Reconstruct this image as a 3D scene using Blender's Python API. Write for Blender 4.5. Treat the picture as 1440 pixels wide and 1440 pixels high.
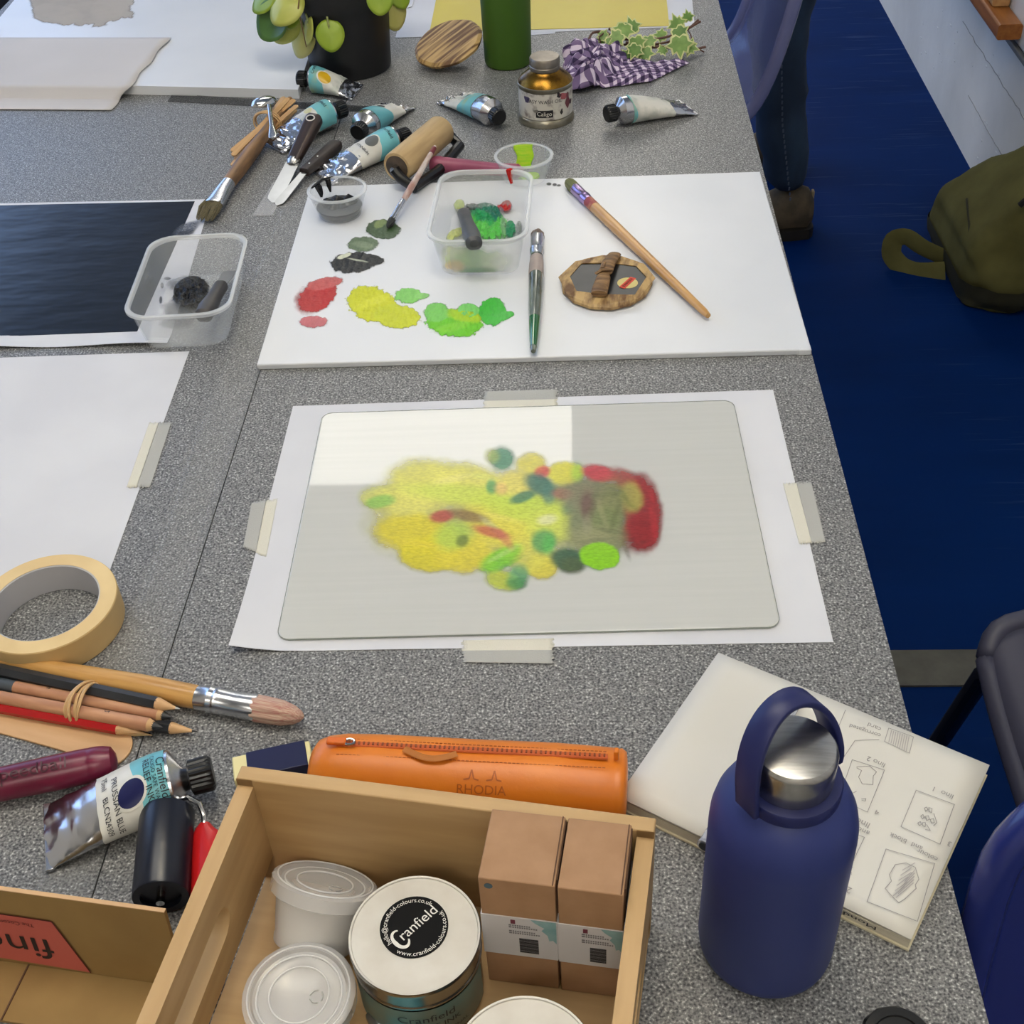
import bpy, bmesh, math, random
import numpy as np
from mathutils import Vector, Matrix, noise
random.seed(7)
SC = bpy.context.scene
for o in list(bpy.data.objects): bpy.data.objects.remove(o)
COL = SC.collection

# ---------------------------------------------------------------- camera (metres; table top is z = 0, camera above the origin)
FPX, CAMH = 1780.48, 0.64666
YAW, PITCH, ROLL = 0.070123, 0.710096, -0.059411
def cam_axes():
    cy, sy = math.cos(YAW), math.sin(YAW)
    rz = np.array([[cy, -sy, 0], [sy, cy, 0], [0, 0, 1]])
    f = rz @ np.array([0, math.cos(PITCH), -math.sin(PITCH)])
    u = rz @ np.array([0, math.sin(PITCH), math.cos(PITCH)])
    r = rz @ np.array([1., 0, 0])
    c, s = math.cos(ROLL), math.sin(ROLL)
    return c * r + s * u, -s * r + c * u, f
CR, CU, CF = cam_axes()
CPOS = np.array([0, 0, CAMH])
def P(px, py, z=0.0):
    """photo pixel -> point on the horizontal plane at height z"""
    d = CF * FPX + CR * (px - 720) - CU * (py - 720)
    return Vector(CPOS + d * ((z - CAMH) / d[2]))
def PX(pts):
    d = np.asarray(pts, float) - CPOS
    w = d @ CF
    return np.stack([720 + FPX * (d @ CR) / w, 720 - FPX * (d @ CU) / w], -1)
cam = bpy.data.cameras.new('camera'); cam.sensor_width = 36; cam.sensor_fit = 'HORIZONTAL'
cam.lens = FPX / 1440 * 36; cam.clip_start = .02
camo = bpy.data.objects.new('camera', cam); COL.objects.link(camo)
m = Matrix.Identity(4)
for i in range(3):
    m[i][0], m[i][1], m[i][2], m[i][3] = CR[i], CU[i], -CF[i], CPOS[i]
camo.matrix_world = m
SC.camera = camo

# ---------------------------------------------------------------- world, view, light levels
SC.view_settings.view_transform = 'Standard'; SC.view_settings.look = 'None'
SC.view_settings.gamma = 1; SC.view_settings.use_curve_mapping = False
SC.view_settings.exposure = -0.06
try:
    SC.cycles.transparent_max_bounces = 32
except Exception: pass
w = bpy.data.worlds.new('world'); SC.world = w; w.use_nodes = True
w.node_tree.nodes['Background'].inputs[0].default_value = (.62, .76, 1, 1)
w.node_tree.nodes['Background'].inputs[1].default_value = 1.0
PANEL_POWER = 5.5       # radiance of the ceiling light panels
WINDOW_POWER = 2.6      # radiance of the daylight in the window panes

# ---------------------------------------------------------------- helpers
def lin(c):
    def g(x):
        x = x / 255.
        return x / 12.92 if x <= .04045 else ((x + .055) / 1.055) ** 2.4
    return (g(c[0]), g(c[1]), g(c[2]), 1)
MATS = {}
def node(nt, t, **kw):
    n = nt.nodes.new(t)
    for k, v in kw.items():
        if k in n.inputs: n.inputs[k].default_value = v
        else: setattr(n, k, v)
    return n
def mat(name, c=(200, 200, 200), rough=.5, metal=0, c2=None, scale=60, detail=3, stretch=None, lo=.35, hi=.65,
        bump=0, bscale=300, coat=0, trans=0, emit=0, sheen=0, spec=.5, sss=0):
    """principled material; optional second colour mixed in by (stretched) noise, optional fine relief"""
    if name in MATS: return MATS[name]
    M = bpy.data.materials.new(name); M.use_nodes = True; MATS[name] = M
    nt = M.node_tree; b = nt.nodes['Principled BSDF']; out = nt.nodes['Material Output']
    b.inputs['Base Color'].default_value = lin(c)
    b.inputs['Roughness'].default_value = rough; b.inputs['Metallic'].default_value = metal
    b.inputs['Coat Weight'].default_value = coat; b.inputs['Specular IOR Level'].default_value = spec
    if sheen: b.inputs['Sheen Weight'].default_value = sheen
    if emit:
        b.inputs['Emission Color'].default_value = lin(c); b.inputs['Emission Strength'].default_value = emit
    vec = None
    if c2 or bump:
        tc = node(nt, 'ShaderNodeTexCoord'); vec = tc.outputs['Object']
        if stretch:
            mp = node(nt, 'ShaderNodeMapping'); mp.inputs['Scale'].default_value = stretch
            nt.links.new(vec, mp.inputs[0]); vec = mp.outputs[0]
    if c2:
        n = node(nt, 'ShaderNodeTexNoise', Scale=scale, Detail=detail); nt.links.new(vec, n.inputs['Vector'])
        r = node(nt, 'ShaderNodeValToRGB'); e = r.color_ramp.elements
        e[0].position = lo; e[1].position = hi; e[0].color = lin(c); e[1].color = lin(c2)
        nt.links.new(n.outputs[0], r.inputs[0]); nt.links.new(r.outputs[0], b.inputs['Base Color'])
    if bump:
        n = node(nt, 'ShaderNodeTexNoise', Scale=bscale, Detail=2); nt.links.new(vec, n.inputs['Vector'])
        bp = node(nt, 'ShaderNodeBump', Strength=bump, Distance=.001); nt.links.new(n.outputs[0], bp.inputs['Height'])
        nt.links.new(bp.outputs[0], b.inputs['Normal'])
    if trans:
        t = node(nt, 'ShaderNodeBsdfTransparent'); mx = node(nt, 'ShaderNodeMixShader'); mx.inputs[0].default_value = 1 - trans
        nt.links.new(t.outputs[0], mx.inputs[1]); nt.links.new(b.outputs[0], mx.inputs[2]); nt.links.new(mx.outputs[0], out.inputs[0])
    return M
def paint_mat(name, rough=.4, bump=.3, bscale=500, stretch=None, vary=.25, vscale=400, coat=0):
    """wet or dry paint: pigment from the Col attribute, coverage from its alpha, streaks from noise"""
    if name in MATS: return MATS[name]
    M = bpy.data.materials.new(name); M.use_nodes = True; MATS[name] = M
    nt = M.node_tree; b = nt.nodes['Principled BSDF']; out = nt.nodes['Material Output']
    b.inputs['Roughness'].default_value = rough; b.inputs['Coat Weight'].default_value = coat; b.inputs['Specular IOR Level'].default_value = .3
    a = node(nt, 'ShaderNodeAttribute', attribute_name='Col')
    tc = node(nt, 'ShaderNodeTexCoord'); mp = node(nt, 'ShaderNodeMapping'); mp.inputs['Scale'].default_value = stretch or (1, 1, 1)
    nt.links.new(tc.outputs['Object'], mp.inputs[0])
    n = node(nt, 'ShaderNodeTexNoise', Scale=vscale, Detail=3); nt.links.new(mp.outputs[0], n.inputs['Vector'])
    mr = node(nt, 'ShaderNodeMapRange'); mr.inputs[1].default_value = .3; mr.inputs[2].default_value = .7
    mr.inputs[3].default_value = 1 - vary; mr.inputs[4].default_value = 1 + vary * .6
    nt.links.new(n.outputs[0], mr.inputs[0])
    mu = node(nt, 'ShaderNodeMath', operation='MULTIPLY', use_clamp=True)
    nt.links.new(a.outputs['Alpha'], mu.inputs[0]); nt.links.new(mr.outputs[0], mu.inputs[1])
    nt.links.new(a.outputs['Color'], b.inputs['Base Color'])
    if bump:
        bp = node(nt, 'ShaderNodeBump', Strength=bump, Distance=.001); nt.links.new(n.outputs[0], bp.inputs['Height'])
        nt.links.new(bp.outputs[0], b.inputs['Normal'])
    t = node(nt, 'ShaderNodeBsdfTransparent'); mx = node(nt, 'ShaderNodeMixShader')
    nt.links.new(mu.outputs[0], mx.inputs[0]); nt.links.new(t.outputs[0], mx.inputs[1]); nt.links.new(b.outputs[0], mx.inputs[2])
    nt.links.new(mx.outputs[0], out.inputs[0])
    return M

class MB:
    """collects faces; build() links them as one mesh object"""
    def __init__(s): s.v = []; s.f = []; s.mi = []; s.cur = 0; s.uv = None
    def add(s, vs, fs):
        o = len(s.v); s.v += [tuple(p) for p in vs]
        for f in fs: s.f.append([i + o for i in f]); s.mi.append(s.cur)
        return s
    def box(s, cx, cy, cz, sx, sy, sz, M=None):
        vs = [Vector((cx + a * sx / 2, cy + b * sy / 2, cz + c * sz / 2)) for c in (-1, 1) for b in (-1, 1) for a in (-1, 1)]
        if M: vs = [M @ v for v in vs]
        return s.add(vs, [(0, 2, 3, 1), (4, 5, 7, 6), (0, 1, 5, 4), (2, 6, 7, 3), (0, 4, 6, 2), (1, 3, 7, 5)])
    def loft(s, rings, cap0=True, cap1=True, close=True):
        n = len(rings[0]); o = []; fs = []
        for r in rings: o += list(r)
        k = n if close else n - 1
        for i in range(len(rings) - 1):
            for j in range(k):
                a, b = i * n + j, i * n + (j + 1) % n
                fs.append((a, b, b + n, a + n))
        if cap0: fs.append(tuple(range(n - 1, -1, -1)))
        if cap1: fs.append(tuple((len(rings) - 1) * n + j for j in range(n)))
        return s.add(o, fs)
    def lathe(s, prof, n=32, axis='z', M=None, cap0=True, cap1=True, wob=None):
        rings = []
        for i, (r, z) in enumerate(prof):
            r = max(r, 1e-5); ring = []
            for k in range(n):
                t = 2 * math.pi * k / n; rr = r * (wob(t, i) if wob else 1)
                p = Vector((rr * math.cos(t), rr * math.sin(t), z)) if axis == 'z' else Vector((z, rr * math.cos(t), rr * math.sin(t)))
                ring.append(M @ p if M else p)
            rings.append(ring)
        return s.loft(rings, cap0, cap1)
    def tube(s, pts, rad, n=8, flat=None, up=None):
        pts = [Vector(p) for p in pts]; rings = []; u = None
        for i, p in enumerate(pts):
            d = (pts[min(i + 1, len(pts) - 1)] - pts[max(i - 1, 0)]).normalized()
            if u is None:
                u = Vector(up) if up else (Vector((0, 0, 1)) if abs(d.z) < .9 else Vector((0, 1, 0)))
            u = (u - d * u.dot(d)).normalized(); sd = d.cross(u)
            r = rad[i] if isinstance(rad, (list, tuple)) else rad
            ru, rs = (r, r) if flat is None else (r * flat[0], r * flat[1])
            rings.append([p + u * (math.sin(2 * math.pi * k / n) * ru) + sd * (math.cos(2 * math.pi * k / n) * rs) for k in range(n)])
        return s.loft(rings)
    def prism(s, poly, z0, z1, M=None):
        a = [Vector((p[0], p[1], z0)) for p in poly]; b = [Vector((p[0], p[1], z1)) for p in poly]
        if M: a = [M @ p for p in a]; b = [M @ p for p in b]
        return s.loft([a, b])
    def grid(s, fn, nu, nv):
        vs = [fn(i / nu, j / nv) for j in range(nv + 1) for i in range(nu + 1)]
        fs = [(j * (nu + 1) + i, j * (nu + 1) + i + 1, (j + 1) * (nu + 1) + i + 1, (j + 1) * (nu + 1) + i) for j in range(nv) for i in range(nu)]
        return s.add(vs, fs)
    def build(s, name, mats, parent=None, sharp=35, bevel=0, loc=None, solid=0):
        me = bpy.data.meshes.new(name); me.from_pydata(s.v, [], s.f); me.update()
        bm = bmesh.new(); bm.from_mesh(me)
        if not solid: bmesh.ops.recalc_face_normals(bm, faces=bm.faces)
        bm.to_mesh(me); bm.free()
        for mm in (mats if isinstance(mats, (list, tuple)) else [mats]): me.materials.append(mm)
        me.polygons.foreach_set('material_index', s.mi)
        if sharp:
            me.shade_smooth(); me.set_sharp_from_angle(angle=math.radians(sharp))
        o = bpy.data.objects.new(name, me); COL.objects.link(o)
        if parent: o.parent = parent
        if loc is not None: o.location = loc
        if solid:
            md = o.modifiers.new('solid', 'SOLIDIFY'); md.thickness = solid; md.offset = -1
        if bevel:
            md = o.modifiers.new('bevel', 'BEVEL'); md.width = bevel; md.segments = 2; md.limit_method = 'ANGLE'
        return o
def thing(name, label, cat, loc=(0, 0, 0), rot=0, group=None):
    o = bpy.data.objects.new(name, None); COL.objects.link(o); o.empty_display_size = .01
    o.location = loc
    if isinstance(rot, (int, float)): o.rotation_euler = (0, 0, rot)
    else: o.rotation_euler = rot
    return tag(o, label, cat, group)
def tag(o, label, cat, group=None):
    o['label'] = label; o['category'] = cat
    if group: o['group'] = group
    return o
def struct(o, label=None):
    o['kind'] = 'structure'
    if label: o['label'] = label
    return o
def frame3(p0, p1, roll=0):
    """euler whose local x axis points from p0 to p1"""
    x = (Vector(p1) - Vector(p0)).normalized(); z = Vector((0, 0, 1)); z = (z - x * z.dot(x)).normalized(); y = z.cross(x)
    mt = Matrix((x, y, z)).transposed() @ Matrix.Rotation(roll, 3, 'X')
    return mt.to_euler()
def rrect(w, h, r, n=6):
    pts = []
    for cx, cy, a0 in ((w / 2 - r, h / 2 - r, 0), (-w / 2 + r, h / 2 - r, 90), (-w / 2 + r, -h / 2 + r, 180), (w / 2 - r, -h / 2 + r, 270)):
        for k in range(n + 1):
            a = math.radians(a0 + 90 * k / n); pts.append((cx + r * math.cos(a), cy + r * math.sin(a)))
    return pts
_txt = {}
def text2d(s, size=1.0):
    """flat outline text as (verts, faces), centred"""
    if s not in _txt:
        cu = bpy.data.curves.new('t', 'FONT'); cu.body = s; cu.align_x = 'CENTER'; cu.align_y = 'CENTER'; cu.resolution_u = 3
        ob = bpy.data.objects.new('t', cu); COL.objects.link(ob)
        dg = bpy.context.evaluated_depsgraph_get(); ev = ob.evaluated_get(dg); me = ev.to_mesh()
        _txt[s] = ([tuple(v.co) for v in me.vertices], [tuple(p.vertices) for p in me.polygons])
        ev.to_mesh_clear(); bpy.data.objects.remove(ob); bpy.data.curves.remove(cu)
    v, f = _txt[s]
    return [(x * size, y * size) for x, y, z in v], f
def lettering(s, size, mapf, m, parent, name='lettering', sx=1.0):
    v, f = text2d(s, size); mb = MB(); mb.add([mapf(x * sx, y) for x, y in v], f)
    return mb.build(name, m, parent, sharp=0, solid=.0)
def ribbon(mb, pts, wd, M=None):
    """thin flat pencil line through 2-D points lying on a plane z"""
    for a, b in zip(pts[:-1], pts[1:]):
        a, b = Vector(a), Vector(b); d = (b - a)
        if d.length < 1e-6: continue
        d.normalize(); n = Vector((-d.y, d.x, 0)) * wd / 2; e = d * wd * .3
        mb.add([a - e - n, b + e - n, b + e + n, a - e + n], [(0, 1, 2, 3)])
def vnoise(x, y, z=0): return noise.noise((x, y, z))
def paint(name, parent, z, bbox, step, blobs, m, thick=0.0003, loc=(0, 0), seed=0, lift=0, cut=.04, rag=.12, ragscale=.09):
    """paint film on the plane z: elliptical strokes given in photo pixels, composited per vertex"""
    x0, y0, x1, y1 = bbox
    c = [P(a, b, z) for a, b in ((x0, y0), (x1, y0), (x1, y1), (x0, y1))]
    X0, X1 = min(p.x for p in c), max(p.x for p in c); Y0, Y1 = min(p.y for p in c), max(p.y for p in c)
    nx, ny = int((X1 - X0) / step) + 1, int((Y1 - Y0) / step) + 1
    gx, gy = np.meshgrid(np.linspace(X0, X1, nx), np.linspace(Y0, Y1, ny))
    pts = np.stack([gx.ravel(), gy.ravel(), np.full(gx.size, z)], -1)
    q = PX(pts)
    nz = np.array([noise.noise((a * ragscale, b * ragscale, seed)) + .5 * noise.noise((a * ragscale * 3, b * ragscale * 3, seed + 5)) for a, b in q])
    col = np.zeros((len(pts), 3)); al = np.zeros(len(pts))
    for bl in blobs:
        cx, cy, rx, ry, rot, cc, a, soft = bl[:8]
        t = math.radians(rot); dx, dy = q[:, 0] - cx, q[:, 1] - cy
        u = (dx * math.cos(t) + dy * math.sin(t)) / rx; v = (-dx * math.sin(t) + dy * math.cos(t)) / ry
        d = np.sqrt(u * u + v * v) + nz * rag
        k = np.clip((1 - d) / soft + .5, 0, 1); k = k * k * (3 - 2 * k) * a
        lc = np.array(lin(cc)[:3])
        na = k + al * (1 - k)
        w_ = np.where(na > 1e-6, k / np.maximum(na, 1e-6), 0)[:, None]
        col = lc * w_ + col * (1 - w_); al = na
    h = pts.copy(); h[:, 2] += thick + lift * np.clip(al * 1.3 - .3, 0, 1) * (1 + 1.2 * nz)
    h[:, 0] -= loc[0]; h[:, 1] -= loc[1]
    fs = []
    A = al.reshape(ny, nx)
    use = (np.maximum.reduce([A[:-1, :-1], A[1:, :-1], A[:-1, 1:], A[1:, 1:]]) > cut)
    for j, i in zip(*np.nonzero(use)):
        a0 = j * nx + i; fs.append((a0, a0 + 1, a0 + nx + 1, a0 + nx))
    keep = np.unique(np.array(fs)); remap = np.full(len(pts), -1); remap[keep] = np.arange(len(keep))
    me = bpy.data.meshes.new(name); me.from_pydata(h[keep].tolist(), [], [[int(remap[i]) for i in f] for f in fs]); me.update()
    at = me.color_attributes.new('Col', 'FLOAT_COLOR', 'POINT')
    at.data.foreach_set('color', np.concatenate([col[keep], al[keep][:, None]], 1).astype(np.float32).ravel())
    me.materials.append(m); me.shade_smooth()
    o = bpy.data.objects.new(name, me); COL.objects.link(o); o.parent = parent
    return o
def copy_tree(o, parent=None):
    c = o.copy(); COL.objects.link(c); c.parent = parent
    for ch in o.children: copy_tree(ch, c)
    return c
R_ = math.radians
# ================================================================ the room
FZ = -.74; CZ = 2.0; WX = .935; LX = -2.25; NY = -2.6; FY = 8.0
m_floor = mat('blue_vinyl_floor', (0, 33, 84), rough=.6, c2=(1, 39, 96), scale=3, detail=6, stretch=(1, 3, 1), lo=.3, hi=.75, bump=.06, bscale=120, spec=.06)
m_wall = mat('painted_wall', (236, 232, 224), rough=.9, spec=.1, c2=(222, 218, 210), scale=4, detail=6, bump=.5, bscale=40)
m_white = mat('ceiling_white', (176, 176, 172), rough=.8)
def scuffs(M):      # pale scratches worn into the vinyl
    nt = M.node_tree; b = nt.nodes['Principled BSDF']; src = b.inputs['Base Color'].links[0].from_socket
    tc = node(nt, 'ShaderNodeTexCoord'); mp = node(nt, 'ShaderNodeMapping'); mp.inputs['Scale'].default_value = (3, 55, 1); mp.inputs['Rotation'].default_value = (0, 0, .15)
    n1 = node(nt, 'ShaderNodeTexNoise', Scale=2.2, Detail=5.); n2 = node(nt, 'ShaderNodeTexNoise', Scale=1.6, Detail=2.)
    nt.links.new(tc.outputs['Object'], mp.inputs[0]); nt.links.new(mp.outputs[0], n1.inputs['Vector']); nt.links.new(tc.outputs['Object'], n2.inputs['Vector'])
    mr = node(nt, 'ShaderNodeMapRange'); mr.inputs[1].default_value = .6; mr.inputs[2].default_value = .8; mr.inputs[4].default_value = .5
    mr2 = node(nt, 'ShaderNodeMapRange'); mr2.inputs[1].default_value = .42; mr2.inputs[2].default_value = .62
    nt.links.new(n1.outputs[0], mr.inputs[0]); nt.links.new(n2.outputs[0], mr2.inputs[0])
    mu = node(nt, 'ShaderNodeMath', operation='MULTIPLY'); nt.links.new(mr.outputs[0], mu.inputs[0]); nt.links.new(mr2.outputs[0], mu.inputs[1])
    mx = node(nt, 'ShaderNodeMix', data_type='RGBA'); nt.links.new(mu.outputs[0], mx.inputs[0]); nt.links.new(src, mx.inputs[6]); mx.inputs[7].default_value = lin((84, 104, 138)); nt.links.new(mx.outputs[2], b.inputs['Base Color'])
scuffs(m_floor)
struct(MB().box((LX + WX) / 2, (NY + FY) / 2, FZ - .05, WX - LX, FY - NY, .1).build('floor', m_floor, sharp=0), 'blue sheet vinyl floor with pale scuff marks')
struct(MB().box((LX + WX) / 2, (NY + FY) / 2, CZ + .05, WX - LX, FY - NY, .1).build('ceiling', m_white, sharp=0), 'white ceiling of the art room')
struct(MB().box(WX + .06, (NY + FY) / 2, (FZ + CZ) / 2, .12, FY - NY, CZ - FZ).build('wall_right', m_wall, sharp=0), 'white painted masonry wall beside the table')
wr = bpy.data.objects['wall_right']
struct(MB().box((LX + WX) / 2, FY + .06, (FZ + CZ) / 2, WX - LX, .12, CZ - FZ).build('wall_far', m_wall, sharp=0), 'white painted far wall of the art room')
struct(MB().box((LX + WX) / 2, NY - .06, (FZ + CZ) / 2, WX - LX, .12, CZ - FZ).build('wall_near', m_wall, sharp=0), 'white painted wall behind the photographer')
# left wall with a long window band
WY0, WY1, WZ0, WZ1 = 1.3, 6.1, .25, 1.85
wl = MB()
wl.box(LX - .06, (NY + FY) / 2, (FZ + WZ0) / 2, .12, FY - NY, WZ0 - FZ)
wl.box(LX - .06, (NY + FY) / 2, (WZ1 + CZ) / 2, .12, FY - NY, CZ - WZ1)
wl.box(LX - .06, (NY + WY0) / 2, (WZ0 + WZ1) / 2, .12, WY0 - NY, WZ1 - WZ0)
wl.box(LX - .06, (FY + WY1) / 2, (WZ0 + WZ1) / 2, .12, FY - WY1, WZ1 - WZ0)
struct(wl.build('wall_left', m_wall, sharp=0), 'white painted wall around the long window')
m_frame = mat('window_frame_white', (225, 225, 222), rough=.4)
m_pane = mat('daylight_pane', (166, 200, 253), emit=WINDOW_POWER)
n = 4
for k in range(n):
    y0 = WY0 + (WY1 - WY0) * k / n; y1 = WY0 + (WY1 - WY0) * (k + 1) / n
    fr = MB()
    for yy in (y0 + .03, y1 - .03): fr.box(LX - .03, yy, (WZ0 + WZ1) / 2, .06, .06, WZ1 - WZ0)
    for zz in (WZ0 + .03, WZ1 - .03): fr.box(LX - .03, (y0 + y1) / 2, zz, .06, y1 - y0 - .12, .06)
    f = struct(fr.build('window_%d' % (k + 1), m_frame, sharp=0), 'tall white framed window pane bright with daylight')
    MB().box(LX - .05, (y0 + y1) / 2, (WZ0 + WZ1) / 2, .01, y1 - y0 - .13, WZ1 - WZ0 - .13).build('pane', m_pane, f, sharp=0)
# ceiling light panels (the far left-hand one mirrors in the perspex sheet)
m_panel = mat('light_panel_diffuser', (255, 250, 238), emit=PANEL_POWER)
a = P(808, 600, .003); b = P(600, 683, .003)
kx = 1 + (CZ - .02) / CAMH
PXR, PYN = a.x * kx, b.y * kx
m_alu = mat('light_panel_frame', (215, 215, 215), rough=.4, metal=.6)
for i, (cx, cy, rq) in enumerate([(PXR - .62, PYN + .31, 0), (PXR - .62, PYN - 2.3, 0), (PXR - .62, PYN + 2.7, 0), (PXR - .62, PYN - 4.7, 0), (.16, .45, 1), (.16, -1.6, 1), (.16, 4.75, 1), (.16, 6.6, 1)]):  # turned row near the right wall is added, unseen, to brighten that side
    t = thing('ceiling_light', ('rectangular white ceiling light panel parallel to the far wall', 'added unseen ceiling light panel brightening the right hand wall')[rq], 'ceiling light', (cx, cy, CZ), rq * math.pi / 2, 'ceiling light panels')
    f = MB()
    for sx, sy, w_, h_ in ((0, .305, 1.26, .02), (0, -.305, 1.26, .02), (.62, 0, .02, .6), (-.62, 0, .02, .6)): f.box(sx, sy, -.0125, w_, h_, .025)
    f.build('frame', m_alu, t, sharp=0)
    MB().box(0, 0, -.012, 1.22, .59, .016).build('diffuser', m_panel, t, sharp=0)
# painted courses, cracks and the wooden shelf along the right-hand wall
m_crack = mat('paint_crack', (158, 155, 148), rough=.9)
m_chip = mat('paint_chip', (225, 222, 215), rough=.7)
ld = MB().box(WX - .006, (NY + FY) / 2, -.398, .012, FY - NY, .012)
struct(ld.build('trim_1', mat('ledge_grey', (120, 118, 114), rough=.7), sharp=0, bevel=.003), 'grey groove moulding running along the white wall')
struct(MB().box(WX - .004, (NY + FY) / 2, -.30, .008, FY - NY, .17).build('trim_2', m_wall, sharp=0, bevel=.002), 'smooth painted band of wall above the groove')
mb = MB(); rr = random.Random(3)
for z0, ya, yb in ((-.50, 2.35, 3.1), (-.62, 2.4, 2.95)):
    pts = []
    y = ya
    while y < yb:
        pts.append((WX - .0006, y, z0 + rr.uniform(-.003, .003) + (y - ya) * .01)); y += .025
    mb.tube(pts, .0012, 4)
mb.build('crack', m_crack, wr)
mb = MB()
for k in range(34):
    y, z = rr.uniform(2.3, 3.9), rr.uniform(-.72, -.42); l = rr.uniform(.004, .014)
    mb.box(WX - .0005, y, z, .001, l, .003)
mb.build('paint_chips', m_chip, wr)['kind'] = 'stuff'
t = thing('wooden_shelf', 'varnished orange brown wooden shelf board fixed to the white wall', 'shelf', (WX - .008, 2.66, -.372), 0)
m_shelf = mat('varnished_pine', (176, 112, 52), rough=.4, c2=(150, 88, 36), scale=14, stretch=(6, .6, 6))
mb = MB(); sec = rrect(.05, .032, .006)
MB().loft([[(-.025 + x, y, z + .017) for x, z in sec] for y in (0, 1.8)]).build('board', m_shelf, t)
MB().loft([[(-.022 + x * .36, y, z * 1.0 + .06) for x, z in rrect(.1, .05, .008)] for y in (.1, 1.78)]).build('lip', mat('pale_pine', (205, 160, 105), rough=.5, c2=(188, 138, 85), scale=14, stretch=(6, .6, 6)), t)
for y in (.25, .9, 1.6): MB().prism([(0, 0), (-.04, 0), (0, -.02)], y - .012, y + .012, Matrix(((1, 0, 0, 0), (0, 0, 1, 0), (0, 1, 0, 0), (0, 0, 0, 1)))).build('bracket', m_shelf, t)
# grey threshold strip on the floor
s0, s1, s2 = P(1262, 945, FZ), P(1390, 938, FZ), .068
t = MB().box(.45, 1.25, FZ + .002, 1.0, s2, .004); struct(t.build('trim_3', mat('threshold_grey', (96, 94, 84), rough=.6, c2=(80, 78, 70), scale=30), sharp=0), 'grey cover strip laid across the blue floor')

# ================================================================ tables
def laminate():
    M = bpy.data.materials.new('speckled_grey_laminate'); M.use_nodes = True
    nt = M.node_tree; b = nt.nodes['Principled BSDF']
    tc = node(nt, 'ShaderNodeTexCoord')
    n1 = node(nt, 'ShaderNodeTexNoise', Scale=620., Detail=2.); n2 = node(nt, 'ShaderNodeTexNoise', Scale=3., Detail=3.)
    nt.links.new(tc.outputs['Object'], n1.inputs['Vector']); nt.links.new(tc.outputs['Object'], n2.inputs['Vector'])
    r = node(nt, 'ShaderNodeValToRGB'); e = r.color_ramp.elements
    e[0].position = .33; e[0].color = lin((56, 57, 60)); e[1].position = .5; e[1].color = lin((118, 118, 118))
    for p_, c_ in ((.62, (142, 142, 140)), (.71, (208, 208, 206))):
        x = e.new(p_); x.color = lin(c_)
    nt.links.new(n1.outputs[0], r.inputs[0]); nt.links.new(r.outputs[0], b.inputs['Base Color'])
    mr = node(nt, 'ShaderNodeMapRange'); mr.inputs[3].default_value = .34; mr.inputs[4].default_value = .48
    nt.links.new(n2.outputs[0], mr.inputs[0]); nt.links.new(mr.outputs[0], b.inputs['Roughness'])
    bp = node(nt, 'ShaderNodeBump', Strength=.12, Distance=.0005); nt.links.new(n1.outputs[0], bp.inputs['Height']); nt.links.new(bp.outputs[0], b.inputs['Normal'])
    return M
m_lam = laminate(); m_edge = mat('dark_table_edge', (62, 62, 66), rough=.5); m_blackmetal = mat('black_metal', (16, 16, 18), rough=.4)
def table(x0, x1, y0, y1, label):
    t = thing('work_table', label, 'table', ((x0 + x1) / 2, (y0 + y1) / 2, FZ))
    w_, h_ = x1 - x0, y1 - y0
    MB().box(0, 0, -FZ - .0115, w_, h_, .023).build('table_top', m_lam, t, sharp=0)
    e = MB()
    for sx, sy, a_, b_ in ((0, h_ / 2 - .03, w_ - .1, .025), (0, -h_ / 2 + .03, w_ - .1, .025), (w_ / 2 - .03, 0, .025, h_ - .1), (-w_ / 2 + .03, 0, .025, h_ - .1)): e.box(sx, sy, -FZ - .045, a_, b_, .044)
    e.build('apron_frame', m_blackmetal, t, sharp=0)
    for sx in (-1, 1):
        for sy in (-1, 1): MB().box(sx * (w_ / 2 - .03), sy * (h_ / 2 - .03), (-FZ - .023) / 2, .03, .03, -FZ - .023).build('leg', m_blackmetal, t, sharp=0, bevel=.003)
    return t
JX = -.2896
table(JX + .0004, .2106, -.45, 2.42, 'speckled grey laminate table carrying the taped painting')
table(-.875, JX - .0006, -.45, 2.06, 'speckled grey laminate table carrying the black print')
# clear tape over the joint
m_clear = mat('clear_tape', (190, 190, 188), rough=.25, trans=.92)
y1 = P(388, 292).y; x0 = -.330
mb = MB(); mb.grid(lambda u, v: (x0 + u * .0402 + (.0012 * math.sin(v * 40) if u < .5 else 0) + (.004 * math.exp(-((v * 1.75 - 1.45) / .012) ** 2) if u < .5 else 0), -.4 + v * (y1 + .4), .0003), 4, 300)
tag(mb.build('clear_tape', m_clear, None, solid=.0002), 'long strip of clear tape covering the joint between the two tables', 'tape')
mb = MB(); a, b, c, d = P(355, 304), P(383, 304), P(405, 262), P(385, 256)
mb.prism([a.xy, b.xy, c.xy, d.xy], .0004, .0008)
tag(mb.build('tape_scrap', mat('clear_tape_scrap', (215, 215, 215), rough=.2, trans=.65), None), 'short scrap of clear tape stuck under the palette knife blade', 'tape')
# made-up black cabinet, added so the far-left corner comes out dark
t = thing('dark_corner_filler', 'added black cabinet shape darkening the corner across the room', 'cabinet', (-1.75, 3.0, FZ))
m_cab = mat('cabinet_black', (12, 12, 13), rough=.6)
MB().box(0, 0, .45, .8, 1.4, .9).build('body', m_cab, t, sharp=0)
for k in (-1, 1):
    d_ = MB().box(k * .2, -.71, .45, .38, .02, .84).build('door', m_cab, t, sharp=0)
    MB().box(k * .04, -.725, .55, .012, .02, .12).build('handle', mat('steel', (190, 190, 190), rough=.3, metal=1), d_, sharp=0)
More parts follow.
